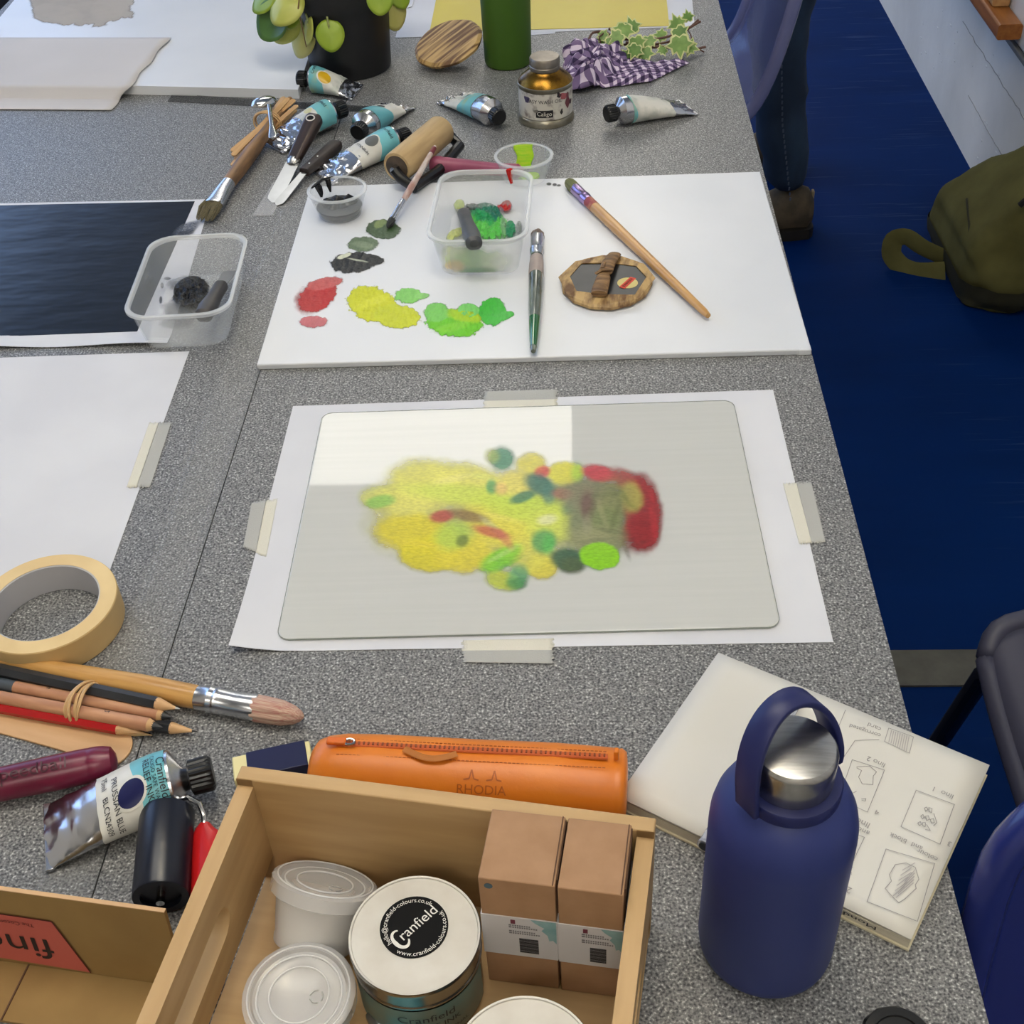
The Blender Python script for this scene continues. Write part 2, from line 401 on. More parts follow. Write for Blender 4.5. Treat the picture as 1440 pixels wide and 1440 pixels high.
# ================================================================ papers, boards, perspex
m_paper = mat('white_cartridge_paper', (214, 215, 220), rough=.75, c2=(206, 207, 213), scale=9, bump=.05, bscale=200)
m_ppink = mat('dull_white_paper', (205, 200, 198), rough=.8, c2=(196, 192, 190), scale=5, bump=.05, bscale=150)
m_canvas = mat('white_primed_board', (222, 224, 228), rough=.32, c2=(214, 217, 222), scale=6, bump=.06, bscale=120)
m_mask = mat('masking_tape_cream', (224, 221, 206), rough=.7, trans=.12, bump=.5, bscale=900)
m_maskg = mat('masking_tape_over_table', (204, 204, 198), rough=.7, trans=.36, bump=.7, bscale=900)
def quad_sheet(name, pxs, z, thick, m, parent=None, curl=None, n=24, zt=0):
    """sheet lying on the table whose corners (far-left, far-right, near-right, near-left) come from photo pixels"""
    A, B, C_, D = [P(x, y, z + thick) for x, y in pxs]
    def fn(u, v):
        p = (D * (1 - u) + C_ * u) * (1 - v) + (A * (1 - u) + B * u) * v
        h = curl(u, v) if curl else 0
        return (p.x, p.y, z + thick + h)
    mb = MB(); mb.grid(fn, n, n)
    top = list(mb.v); o = len(top); N = n + 1
    ring = [i for i in range(N)] + [j * N + n for j in range(1, N)] + [n * N + i for i in range(n - 1, -1, -1)] + [j * N for j in range(n - 1, 0, -1)]
    mb.v += [(x, y, zz - thick) for x, y, zz in top]
    for f in list(mb.f): mb.f.append([i + o for i in reversed(f)]); mb.mi.append(0)
    for a_, b_ in zip(ring, ring[1:] + ring[:1]): mb.f.append([a_, a_ + o, b_ + o, b_]); mb.mi.append(0)
    return mb.build(name, m, parent, sharp=50)
# --- taped A3 drawing paper
pap = quad_sheet('drawing_paper', [(412, 571), (1087, 548), (1172, 903), (324, 917)], .0002, .0003, m_paper, None,
                 curl=lambda u, v: .007 * max(0, 1 - u / .10) ** 1.5 * max(0, 1 - v / .3) ** 1.5 + .0002 * max(0, 1 - v / .06) * (1 + math.sin(u * 30)) * .5)
tag(pap, 'white drawing paper taped flat under the clear painted plastic sheet', 'paper')
# --- perspex sheet
ps = [(452, 581), (1032, 563), (1096, 881), (392, 899)]
pc = [P(x, y, .0025) for x, y in ps]
ctr = sum(pc, Vector()) / 4
ex = ((pc[1] - pc[0]) + (pc[2] - pc[3])) / 2; ey = ((pc[0] - pc[3]) + (pc[1] - pc[2])) / 2
pang = math.atan2(ex.y, ex.x); PW, PH = ex.length, ey.length
plate = thing('perspex_sheet', 'clear plastic sheet with round corners and a yellow green painting on it', 'plastic sheet', (ctr.x, ctr.y, .0007), pang)
def perspex():
    M = bpy.data.materials.new('perspex_film'); M.use_nodes = True; nt = M.node_tree; b = nt.nodes['Principled BSDF']; out = nt.nodes['Material Output']
    b.inputs['Base Color'].default_value = lin((224, 225, 220)); b.inputs['Roughness'].default_value = .035; b.inputs['Specular IOR Level'].default_value = .75
    tc = node(nt, 'ShaderNodeTexCoord'); mp = node(nt, 'ShaderNodeMapping'); mp.inputs['Scale'].default_value = (2, 60, 1)
    n = node(nt, 'ShaderNodeTexNoise', Scale=3., Detail=4.); nt.links.new(tc.outputs['Object'], mp.inputs[0]); nt.links.new(mp.outputs[0], n.inputs['Vector'])
    mr = node(nt, 'ShaderNodeMapRange'); mr.inputs[3].default_value = .6; mr.inputs[4].default_value = .68
    nt.links.new(n.outputs[0], mr.inputs[0])
    mr2 = node(nt, 'ShaderNodeMapRange'); mr2.inputs[1].default_value = .35; mr2.inputs[2].default_value = .7; mr2.inputs[3].default_value = .01; mr2.inputs[4].default_value = .045
    nt.links.new(n.outputs[0], mr2.inputs[0]); nt.links.new(mr2.outputs[0], b.inputs['Roughness'])
    t = node(nt, 'ShaderNodeBsdfTransparent'); mx = node(nt, 'ShaderNodeMixShader')
    nt.links.new(mr.outputs[0], mx.inputs[0]); nt.links.new(t.outputs[0], mx.inputs[1]); nt.links.new(b.outputs[0], mx.inputs[2])
    nt.links.new(mx.outputs[0], out.inputs[0])
    return M
mb = MB(); out_ = rrect(PW, PH, .009, 6); inn = rrect(PW - .0016, PH - .0016, .0082, 6)
mb.loft([[(x, y, .0) for x, y in out_], [(x, y, .0016) for x, y in out_], [(x, y, .002) for x, y in inn]], True, True)
mb.build('sheet', perspex(), plate, sharp=8)
mb = MB(); mb.loft([[(x, y, .0004) for x, y in rrect(PW + .0012, PH + .0012, .0096, 6)], [(x, y, .0019) for x, y in rrect(PW + .0012, PH + .0012, .0096, 6)], [(x, y, .0019) for x, y in rrect(PW + .0001, PH + .0001, .009, 6)], [(x, y, .0004) for x, y in rrect(PW + .0001, PH + .0001, .009, 6)]], False, False)
mb.build('edge', mat('perspex_edge', (150, 158, 146), rough=.15, trans=.45), plate)
# painting: strokes in the coordinates of a 3.13x enlargement of the photo's area at (500, 600)
def Z(x, y): return 500 + x / 3.13, 600 + y / 3.13
Yl, Yd, Yg, Gn, Tl, Rd, Dk, Ol, Lm = (226, 222, 110), (214, 200, 45), (190, 212, 80), (110, 190, 60), (48, 120, 98), (178, 52, 62), (70, 84, 60), (122, 132, 84), (138, 205, 22)
S = [(430, 400, 330, 190, 0, (214, 210, 112), .6, .4), (780, 410, 230, 190, 0, (206, 210, 124), .55, .45), (1000, 400, 140, 150, 0, (140, 146, 106), .7, .5), (300, 240, 150, 90, 0, Yl, .9, .4), (500, 260, 150, 85, 10, Yl, .9, .4), (90, 310, 65, 45, 0, (214, 216, 110), .8, .5), (240, 330, 130, 70, 0, Yl, .8, .5),
     (260, 470, 165, 80, 5, Yd, .95, .3), (330, 560, 130, 75, 0, (212, 200, 38), .95, .25), (480, 560, 120, 80, 0, (216, 202, 60), .95, .3), (650, 430, 160, 110, 20, (220, 208, 70), .9, .4),
     (760, 360, 190, 60, 8, Yg, .9, .5), (500, 300, 260, 40, 5, Yg, .7, .6), (860, 430, 110, 70, 0, (206, 216, 90), .9, .5), (700, 250, 75, 55, 0, (226, 214, 110), .9, .4),
     (775, 165, 62, 45, 0, (226, 216, 100), .9, .4), (920, 205, 75, 48, 0, (222, 216, 80), .95, .3), (975, 205, 26, 40, 0, (150, 200, 70), .7, .8), (820, 620, 65, 50, 10, (216, 204, 72), .95, .3),
     (760, 560, 90, 70, 0, (212, 208, 90), .8, .5), (645, 675, 70, 42, 15, (190, 202, 70), .9, .4), (845, 410, 40, 20, -10, (226, 222, 196), .6, .8),
     (110, 330, 60, 26, -10, (120, 180, 80), .9, .4), (430, 480, 80, 58, -20, (170, 202, 80), .85, .5), (640, 580, 95, 40, -28, (120, 196, 50), .95, .4), (650, 560, 70, 10, -28, (190, 220, 130), .5, .8),
     (645, 140, 48, 50, 30, (92, 150, 120), .9, .4), (600, 130, 30, 30, 0, (190, 200, 90), .5, .8), (598, 265, 22, 30, 0, (62, 150, 100), .9, .5), (640, 275, 26, 26, 0, (220, 170, 120), .6, .8),
     (822, 200, 34, 26, -20, (206, 84, 84), .95, .4), (810, 255, 68, 40, 25, (56, 112, 104), .95, .4), (735, 310, 55, 22, -20, (52, 116, 98), .95, .4), (850, 300, 28, 40, 0, (78, 124, 110), .85, .5),
     (915, 297, 45, 22, 5, (160, 84, 84), .85, .5), (960, 350, 50, 28, -30, (58, 120, 92), .9, .5), (985, 420, 40, 60, 0, (58, 104, 88), .9, .5),
     (380, 395, 52, 26, -8, (172, 56, 66), .95, .4), (500, 395, 78, 24, 12, (124, 92, 68), .9, .5), (600, 440, 60, 14, 40, (190, 190, 150), .5, .8), (600, 465, 78, 22, 15, (182, 66, 70), .9, .5), (660, 500, 45, 18, 50, (196, 110, 90), .7, .7),
     (470, 502, 28, 24, -40, (84, 104, 52), .85, .5), (828, 505, 52, 50, 0, (52, 150, 92), .9, .4), (850, 520, 26, 40, 0, (90, 190, 80), .6, .8), (715, 660, 42, 52, 20, (98, 168, 110), .8, .5), (705, 690, 40, 22, 0, (60, 130, 70), .8, .6),
     (1060, 400, 130, 150, 0, (132, 134, 100), .95, .35), (1000, 300, 100, 60, 0, (130, 124, 100), .8, .6), (1070, 205, 70, 34, 10, (196, 66, 76), .95, .4), (1210, 250, 90, 40, 35, (166, 72, 66), .9, .5),
     (1265, 380, 80, 155, -4, (150, 38, 44), .97, .25), (1255, 470, 80, 75, 0, (140, 36, 40), .9, .4), (1215, 310, 45, 62, -10, (170, 168, 84), .9, .4), (1140, 330, 70, 80, 0, (126, 130, 78), .7, .7),
     (1020, 350, 30, 62, 0, (104, 66, 68), .8, .6), (1100, 420, 70, 60, 0, (116, 128, 78), .8, .5), (1130, 500, 60, 60, 30, (128, 132, 92), .7, .7), (1050, 480, 90, 40, 0, (150, 150, 110), .7, .7),
     (1050, 330, 14, 70, 12, (96, 100, 66), .42, .9), (1100, 300, 60, 9, -8, (92, 98, 62), .42, .9), (1085, 380, 12, 60, -20, (158, 158, 116), .42, .9), (1140, 400, 11, 66, 18, (88, 96, 58), .42, .9), (1120, 460, 60, 9, 10, (86, 92, 60), .42, .9), (1060, 500, 70, 8, -6, (90, 94, 66), .42, .9), (1180, 300, 9, 46, -30, (92, 100, 56), .42, .9),
     (1160, 270, 66, 8, 15, (150, 140, 84), .42, .9), (1215, 345, 30, 8, 40, (120, 128, 60), .42, .9), (1190, 540, 10, 46, -20, (96, 92, 66), .42, .9), (1310, 400, 14, 110, -6, (196, 52, 58), .42, .9), (1290, 320, 10, 70, -28, (120, 30, 34), .42, .9), (1250, 420, 40, 9, 10, (120, 28, 34), .42, .9), (1240, 520, 46, 9, -20, (110, 40, 36), .42, .9),
     (1020, 430, 20, 40, 0, (150, 146, 120), .5, .7), (560, 220, 60, 12, 10, (214, 222, 120), .5, .7), (430, 230, 80, 14, -12, (232, 226, 140), .5, .7), (300, 520, 90, 12, 8, (226, 208, 70), .5, .7), (640, 400, 90, 10, 14, (232, 220, 110), .5, .7), (680, 605, 60, 8, -30, (86, 176, 50), .42, .9), (935, 585, 72, 48, 10, (46, 92, 70), .95, .35), (955, 610, 50, 34, 0, (84, 98, 62), .8, .5), (1075, 570, 85, 58, 3, Lm, 1., .12)]
blobs = [(*Z(s[0], s[1]), s[2] / 3.0, s[3] / 3.0, s[4], s[5], s[6] * .88, min(1.1, s[7] * 1.75)) for s in S]
o = paint('ink_painting', plate, .0026, (505, 615, 940, 840), .0011, blobs, paint_mat('oil_ink_on_perspex', rough=.3, bump=.15, vary=.18, vscale=260, stretch=(1, 2, 1)), thick=.0002, rag=.10, ragscale=.05)
bpy.context.view_layer.update(); o.matrix_parent_inverse = plate.matrix_world.inverted()
def pinv(o):
    bpy.context.view_layer.update(); o.matrix_parent_inverse = o.parent.matrix_world.inverted(); return o
# --- masking tape pieces
def tape_piece(pxs, label, split, axis, z=.0012):
    """a piece of masking tape: cream where it lies on paper, greyer where the table shows through"""
    A, B, C_, D = [P(x, y, z) for x, y in pxs]
    c = (A + B + C_ + D) / 4
    t = thing('masking_tape_piece', label, 'tape', (c.x, c.y, z), 0, 'torn masking tape pieces')
    rr = random.Random(int(pxs[0][0])); jag = [rr.uniform(-.0012, .0012) for _ in range(40)]
    def part(s0, s1, m, nm, dz):
        def fn(u, v):
            s = s0 + (s1 - s0) * (u if axis == 'u' else v)
            uu, vv = (s, v) if axis == 'u' else (u, s)
            p = (D * (1 - uu) + C_ * uu) * (1 - vv) + (A * (1 - uu) + B * uu) * vv - c
            e = jag[int((vv if abs(B.x - A.x) > abs(A.y - D.y) else uu) * 39)]
            lng = (B - A) if (B - A).length > (A - D).length else (A - D)
            k = uu if (B - A).length > (A - D).length else vv
            if k < .01 or k > .99: p = p + lng.normalized() * e
            return (p.x, p.y, dz)
        mb = MB(); mb.grid(fn, 16, 16); return mb.build(nm, m, t, solid=.00015)
    part(0, split, m_mask if axis == 'un' else (m_maskg if label.startswith('g') else m_mask), 'paper_side', 0)
    part(split, 1, m_maskg if not label.startswith('g') else m_mask, 'table_side', -.0004)
    return t
tape_piece([(681, 550), (783, 547), (783, 573), (680, 575)], 'masking tape piece at the far edge of the painting paper', .45, 'v')
tape_piece([(650, 900), (778, 897), (777, 933), (651, 931)][::1], 'grey looking masking tape piece at the near edge of the painting paper', .52, 'v')
tape_piece([(1101, 680), (1141, 677), (1161, 761), (1124, 765)], 'masking tape piece beside the blue floor holding the painting paper', .47, 'u')
tape_piece([(354, 706), (390, 701), (374, 783), (342, 768)], 'grey looking masking tape piece on the painting paper near the table joint', .56, 'u')
# --- left plain sheet + tape
s = quad_sheet('plain_paper', [(-120, 507), (266, 494), (152, 809), (-260, 818)], .0002, .0003, m_paper)
tag(s, 'large blank white paper sheet in front of the black print', 'paper')
tape_piece([(210, 594), (241, 593), (211, 684), (178, 685)], 'masking tape piece holding the large blank white paper', .42, 'u')
# --- black print
t = quad_sheet('print_paper', [(-60, 287), (297, 280), (236, 486), (-100, 492)], .0002, .0003, m_paper, None, curl=lambda u, v: .004 * max(0, 1 - v / .06) * (.6 + .4 * math.sin(u * 9)))
tag(t, 'white paper with a glossy blue black ink print covering most of it', 'print')
m_print = mat('black_ink_film', (8, 8, 10), rough=.22, c2=(20, 21, 25), scale=7, detail=6, stretch=(1, 2.4, 1), lo=.35, hi=.8, bump=.6, bscale=16, spec=.32)
pr = quad_sheet('ink_film', [(-60, 290), (274, 283), (193, 466), (-100, 477)], .0006, .0001, m_print, t)
mb = MB(); a = [P(*q, .001) for q in ((262, 330), (280, 325), (287, 312), (270, 306))]
paint('ink_smudge', t, .0008, (225, 300, 300, 345), .001, [(262, 322, 20, 7, -25, (90, 96, 108), .7, .5), (258, 330, 14, 5, -20, (40, 44, 52), .7, .5)], paint_mat('dry_ink', rough=.6), cut=.05)
# --- top left: board, sheets
t = quad_sheet('canvas_board', [(70, -60), (480, -60), (419, 126), (-75, 114)], .0005, .012, m_canvas, None, n=10)
tag(t, 'large white board with a beige wash patch behind the plant pot', 'board')
paint('beige_wash', t, .0125, (20, -40, 230, 60), .003, [(118, 0, 75, 36, 0, (176, 168, 158), .95, .06), (80, 20, 36, 14, 5, (176, 168, 158), .95, .08), (160, 5, 36, 18, -30, (176, 168, 158), .95, .08)], paint_mat('beige_wash_paint', rough=.8, bump=0, vary=.06, vscale=30), rag=.18, ragscale=.06)
def drape(u, v):
    # lies over the board at the back, slopes down to the table in front
    return .0134 * min(1, max(0, (v - .06) / .22))
mb = MB()
def sug(u, v):
    a = (-200 + 356 * u, 152 + 3 * u); b = (-160 + 399 * u, 53); z = .0012 + .0134 * min(1, max(0, (v - .14) / .18))
    return P(a[0] + (b[0] - a[0]) * v + (2 * math.sin(v * 21) if u > .97 else 0), a[1] + (b[1] - a[1]) * v, z)
mb.grid(sug, 30, 40); t = mb.build('sugar_paper', m_ppink, None, solid=-.0004)
tag(t, 'dull pinkish white paper sheet lying half over the large white board', 'paper')
# --- yellow print on white sheet
t = quad_sheet('print_backing_paper', [(585, -60), (966, -75), (977, 37), (556, 53)], .0003, .0004, m_paper)
tag(t, 'white paper sheet under the plain yellow print behind the green bottle', 'paper')
y_ = quad_sheet('yellow_print', [(625, -60), (930, -75), (941, 36), (604, 45)], .0009, .0006, mat('yellow_ink', (206, 188, 66), rough=.45, c2=(198, 178, 56), scale=8), None)
tag(y_, 'flat yellow printed sheet with clean edges on white paper', 'print')
t = quad_sheet('paper_scrap', [(720, 38), (780, 36), (781, 47), (722, 51)], .0003, .0003, m_paper); tag(t, 'small white scrap of paper poking out beside the green bottle', 'paper')
t = quad_sheet('white_card', [(545, -20), (590, -22), (579, 9), (560, 14)], .0015, .0004, m_paper); tag(t, 'small white card corner beside the plant pot', 'card')

# ================================================================ white painting board used as palette
bc = [P(x, y, .0062) for x, y in ((437, 262), (1068, 241), (1143, 492), (360, 512))]
bctr = sum(bc, Vector()) / 4; bang = .01304
board = thing('palette_board', 'white canvas board used as a palette with red, yellow and green paint', 'board', (-.0437, 1.1348, .0), bang)
BW, BH, BT = .502, .3547, .006
MB().box(0, 0, BT / 2, BW, BH, BT).build('panel', m_canvas, board, bevel=.0012)
mb = MB()
mb.box(BW / 2 - .006, -BH / 2 + .004, BT * .5, .012, .009, BT * 1.02); mb.build('folded_corner', m_canvas, board, bevel=.001)
pm_wet = paint_mat('wet_oil_paint', rough=.35, bump=.25, vary=.12, vscale=220, stretch=(2, .5, 1))
def W(x, y): return 360 + x / 3.4286, 230 + y / 3.4286
def dab(bbox, S, seed=0, lift=.0003):
    b = [(*W(s[0], s[1]), s[2] / 3.4286, s[3] / 3.4286, *s[4:]) for s in S]
    x0, y0 = W(bbox[0], bbox[1]); x1, y1 = W(bbox[2], bbox[3])
    return pinv(paint('paint_dab', board, BT, (x0, y0, x1, y1), .0007, b, pm_wet, seed=seed, lift=lift, rag=.16, ragscale=.16))
dab((320, 380, 640, 560), [(470, 478, 112, 48, -5, (18, 20, 20), 1, .12), (560, 462, 60, 22, 12, (22, 24, 24), 1, .12), (425, 448, 36, 10, -20, (226, 228, 200), .9, .3), (490, 468, 50, 4, 10, (200, 205, 180), .7, .4)], 1)
dab((420, 330, 610, 450), [(515, 390, 74, 36, -3, (98, 118, 88), .95, .2), (520, 395, 50, 16, 8, (140, 156, 126), .5, .5)], 2)
dab((510, 240, 710, 390), [(612, 318, 82, 46, 4, (66, 88, 58), 1, .12), (600, 292, 30, 18, -20, (140, 158, 96), .7, .4)], 3)
dab((170, 520, 430, 750), [(300, 640, 100, 66, -35, (182, 30, 28), 1, .12), (330, 580, 90, 28, -12, (196, 92, 88), .9, .25), (250, 665, 60, 60, -25, (176, 52, 46), .6, .6)], 4)
dab((190, 725, 370, 805), [(278, 764, 68, 28, 0, (204, 112, 116), .9, .2)], 5)
dab((420, 570, 810, 815), [(560, 680, 122, 82, 18, (200, 204, 14), 1, .1), (680, 738, 112, 56, 5, (196, 204, 26), 1, .12), (560, 670, 90, 20, -18, (224, 226, 60), .5, .6)], 6)
dab((650, 585, 850, 690), [(735, 638, 66, 36, 0, (130, 204, 96), .95, .15), (800, 640, 34, 14, -5, (140, 206, 110), .9, .2)], 7)
dab((790, 660, 1110, 860), [(955, 770, 132, 66, 5, (104, 196, 22), 1, .1), (870, 720, 60, 46, 0, (120, 200, 90), .95, .2), (1010, 735, 90, 30, 10, (176, 206, 30), .8, .5), (950, 790, 90, 20, -12, (150, 216, 60), .4, .6)], 8)
dab((955, 665, 1090, 755), [(1025, 710, 56, 34, 0, (124, 208, 108), .95, .2)], 9)
dab((1060, 635, 1260, 800), [(1140, 715, 66, 66, 30, (66, 184, 60), 1, .1), (1200, 735, 44, 20, -15, (76, 186, 70), .95, .15)], 10)
pinv(paint('ink_mark', board, BT, (765, 250, 795, 268), .0007, [(772, 259, 3.5, 2, 0, (70, 72, 74), .8, .5), (780, 260, 3, 2, 0, (70, 72, 74), .8, .5), (786, 261, 3, 1.6, 0, (70, 72, 74), .8, .5)], pm_wet))
# ================================================================ ink tubes
m_foil = mat('tube_aluminium', (205, 205, 208), rough=.22, metal=1, bump=.25, bscale=60)
m_lab = mat('tube_label_white', (222, 220, 212), rough=.4, c2=(206, 204, 196), scale=40)
m_labold = mat('tube_label_stained', (214, 212, 204), rough=.45, c2=(150, 160, 152), scale=55, detail=5, lo=.45, hi=.75)
m_teal = mat('tube_label_teal', (112, 186, 196), rough=.35, c2=(96, 170, 182), scale=30)
m_tealold = mat('tube_label_teal_stained', (110, 180, 186), rough=.4, c2=(150, 170, 130), scale=60, detail=4, lo=.5, hi=.75)
m_capb = mat('black_plastic_cap', (14, 14, 15), rough=.35)
m_ink = mat('print_black', (30, 30, 34), rough=.5)
def ink_tube(label, cap_px, end_px, r, tc, dot=(20, 26, 70), cap_l=.018, lab=(.06, .55), teal=(.06, .26), old=False, wrinkle=.0, texts=(), curl=0, foilm=None, dot_r=.36, spread=1.45):
    p0, p1 = P(*cap_px, r), P(*end_px, .002)
    p1 = Vector((p1.x, p1.y, 0)); p0 = Vector((p0.x, p0.y, 0)); d = p1 - p0; L = d.length
    t = thing('ink_tube', label, 'paint tube', (p0.x, p0.y, .0003), math.atan2(d.y, d.x), 'tubes of printing ink')
    s_sh = cap_l + r * .45                      # shoulder position
    Lb = L - s_sh
    def ab(q):                                   # q 0..1 along the body
        k = max(0, min(1, (q - .08) / .92))
        a_ = r * (1 + (spread - 1) * k ** .9); b_ = max(.0012, r * (1 - k ** 1.25) + .0012 * k)
        return a_, b_
    def surf(q, th, off=0.0):
        a_, b_ = ab(q); wz = 0
        if wrinkle:
            kk = max(0, (q - .35) / .65); wz = wrinkle * kk * (noise.noise((q * 14, math.cos(th) * 3, math.sin(th) * 2 + r * 900)) + .6 * noise.noise((q * 34, math.cos(th) * 7, r * 500)))
        c_, s_ = math.cos(th), math.sin(th)
        z = b_ + (b_ + off) * s_ + (max(0, wz) if s_ > 0 else 0)
        z += curl * max(0, q - .8) / .2 * .012
        return (s_sh + q * Lb + (wz * .8), (a_ + off) * c_, max(z, 0))
    N = 40
    mb = MB(); mb.loft([[surf(q, 2 * math.pi * k / N) for k in range(N)] for q in [i / 44 for i in range(45)]], False, True)
    mb.loft([[(cap_l + x, rr * math.cos(2 * math.pi * k / N), r + rr * math.sin(2 * math.pi * k / N)) for k in range(N)] for x, rr in ((0, .0055 if r < .015 else .0065), (r * .12, .0065 if r < .015 else .008), (r * .4, r * .94), (r * .45, r))], True, False)
    mb.build('tube_body', foilm or m_foil, t, sharp=50)
    a_, b_ = ab(1); mb = MB(); mb.box(L - .002, 0, .0016 + curl * .012, .005, a_ * 2.02, .0026); mb.build('crimp', foilm or m_foil, t, bevel=.0005)
    # ridged cap
    cr = r * (.60 if r < .019 else .52)
    def wob(th, i): return 1 + (.035 * math.cos(th * 24) if 0 < i < 4 else 0)
    Mx = Matrix.Translation((0, 0, r))
    MB().lathe([(cr * .86, 0), (cr, .0015), (cr * 1.02, cap_l * .3), (cr, cap_l * .92), (cr * .8, cap_l * .99)], 96, 'x', Mx, wob=wob).build('cap', m_capb, t, sharp=40)
    # label
    def patch(q0, q1, t0, t1, off, m, nm, wav=0):
        mb = MB(); mb.grid(lambda u, v: surf(q0 + (q1 - q0) * u + (wav * math.sin(v * 9 + 1) * (u > .5)), t0 + (t1 - t0) * v, off), 22, 40); return mb.build(nm, m, t, sharp=170, solid=.0)
    T0, T1 = R_(tc - 120), R_(tc + 120)
    lb = patch(lab[0], lab[1], T0, T1, .0003, m_labold if old else m_lab, 'label')
    patch(teal[0], teal[1], T0, T1, .0005, m_tealold if old else m_teal, 'teal_band', wav=.03)
    # colour dot
    qd = teal[1] + .04
    def disc(rad, off, m, nm):
        mb = MB(); pts = []
        for i in range(7):
            for k in range(28):
                an = 2 * math.pi * k / 28; rr = rad * i / 6
                pts.append(surf(qd + rr * math.cos(an) / Lb, R_(tc) + rr * math.sin(an) / r * .95, off))
        fs = [(i * 28 + k, i * 28 + (k + 1) % 28, (i + 1) * 28 + (k + 1) % 28, (i + 1) * 28 + k) for i in range(6) for k in range(28)]
        mb.add(pts, fs); return mb.build(nm, m, t, sharp=170)
    disc(r * dot_r * 1.22, .0008, m_lab, 'dot_rim')
    disc(r * dot_r, .0010, mat('dot_%d_%d_%d' % dot, dot, rough=.35), 'colour_dot')
    for (txt, size, q, dth) in texts:
        def mp(x, y, q=q, dth=dth): return surf(q - y / Lb, R_(tc + dth) - x / r, .0010)
        lettering(txt, size, mp, m_ink, t)
    return t
ink_tube('fat clean ink tube labelled PRUSSIAN BLUE with a shiny foil end', (300, 1086), (64, 1178), .0205, 62, dot=(22, 26, 78), cap_l=.015, lab=(.03, .56), teal=(.02, .25), dot_r=.42, spread=1.24, wrinkle=.0015,
         texts=[('Cranfield', .0072, .05, 4), ('CALIGO SAFE WASH', .0036, .105, 4), ('RELIEF INKS', .0058, .155, 6), ('PRUSSIAN BLUE', .0055, .41, -8), ('75ml   BLCN24309', .0052, .49, 2)])
ink_tube('small ink tube with a mustard yellow dot beside the plant pot', (419, 111), (503, 130), .0165, 125, dot=(206, 164, 20), cap_l=.012, lab=(.03, .7), teal=(.02, .32), old=True, wrinkle=.003, dot_r=.5,
         texts=[('Cranfield', .006, .1, -30)])
ink_tube('crumpled ink tube lying under the palette knife handle', (485, 152), (382, 206), .017, 95, dot=(206, 200, 150), cap_l=.014, lab=(.03, .5), teal=(.02, .3), old=True, wrinkle=.007, spread=1.55, dot_r=.3, texts=[('Cranfield', .006, .12, 0)])
ink_tube('short ink tube with silver shoulder pointing its black cap at the palette', (502, 187), (560, 149), .0165, 100, dot=(30, 36, 40), cap_l=.013, lab=(.10, .75), teal=(.10, .4), wrinkle=.004, dot_r=.25)
ink_tube('silver ended ink tube lying under the wooden handled roller', (575, 190), (453, 250), .0165, 75, dot=(96, 98, 96), cap_l=.014, lab=(.03, .58), teal=(.02, .28), wrinkle=.006, dot_r=.48, spread=1.5,
         texts=[('Cranfield', .006, .1, 0), ('TITANIUM', .005, .46, 0)])
ink_tube('dented ink tube lying alone left of the metal oil bottle', (703, 166), (637, 138), .0165, 75, dot=(150, 190, 190), cap_l=.013, lab=(.2, .82), teal=(.2, .5), old=True, wrinkle=.006, dot_r=.2)
ink_tube('ink tube with stained white label lying near the gingham cloth', (852, 161), (968, 151), .0165, 122, dot=(110, 130, 140), cap_l=.013, lab=(.10, .68), teal=(.10, .12), old=True, wrinkle=.002, dot_r=.02,
         texts=[('N', .008, .62, -40)])

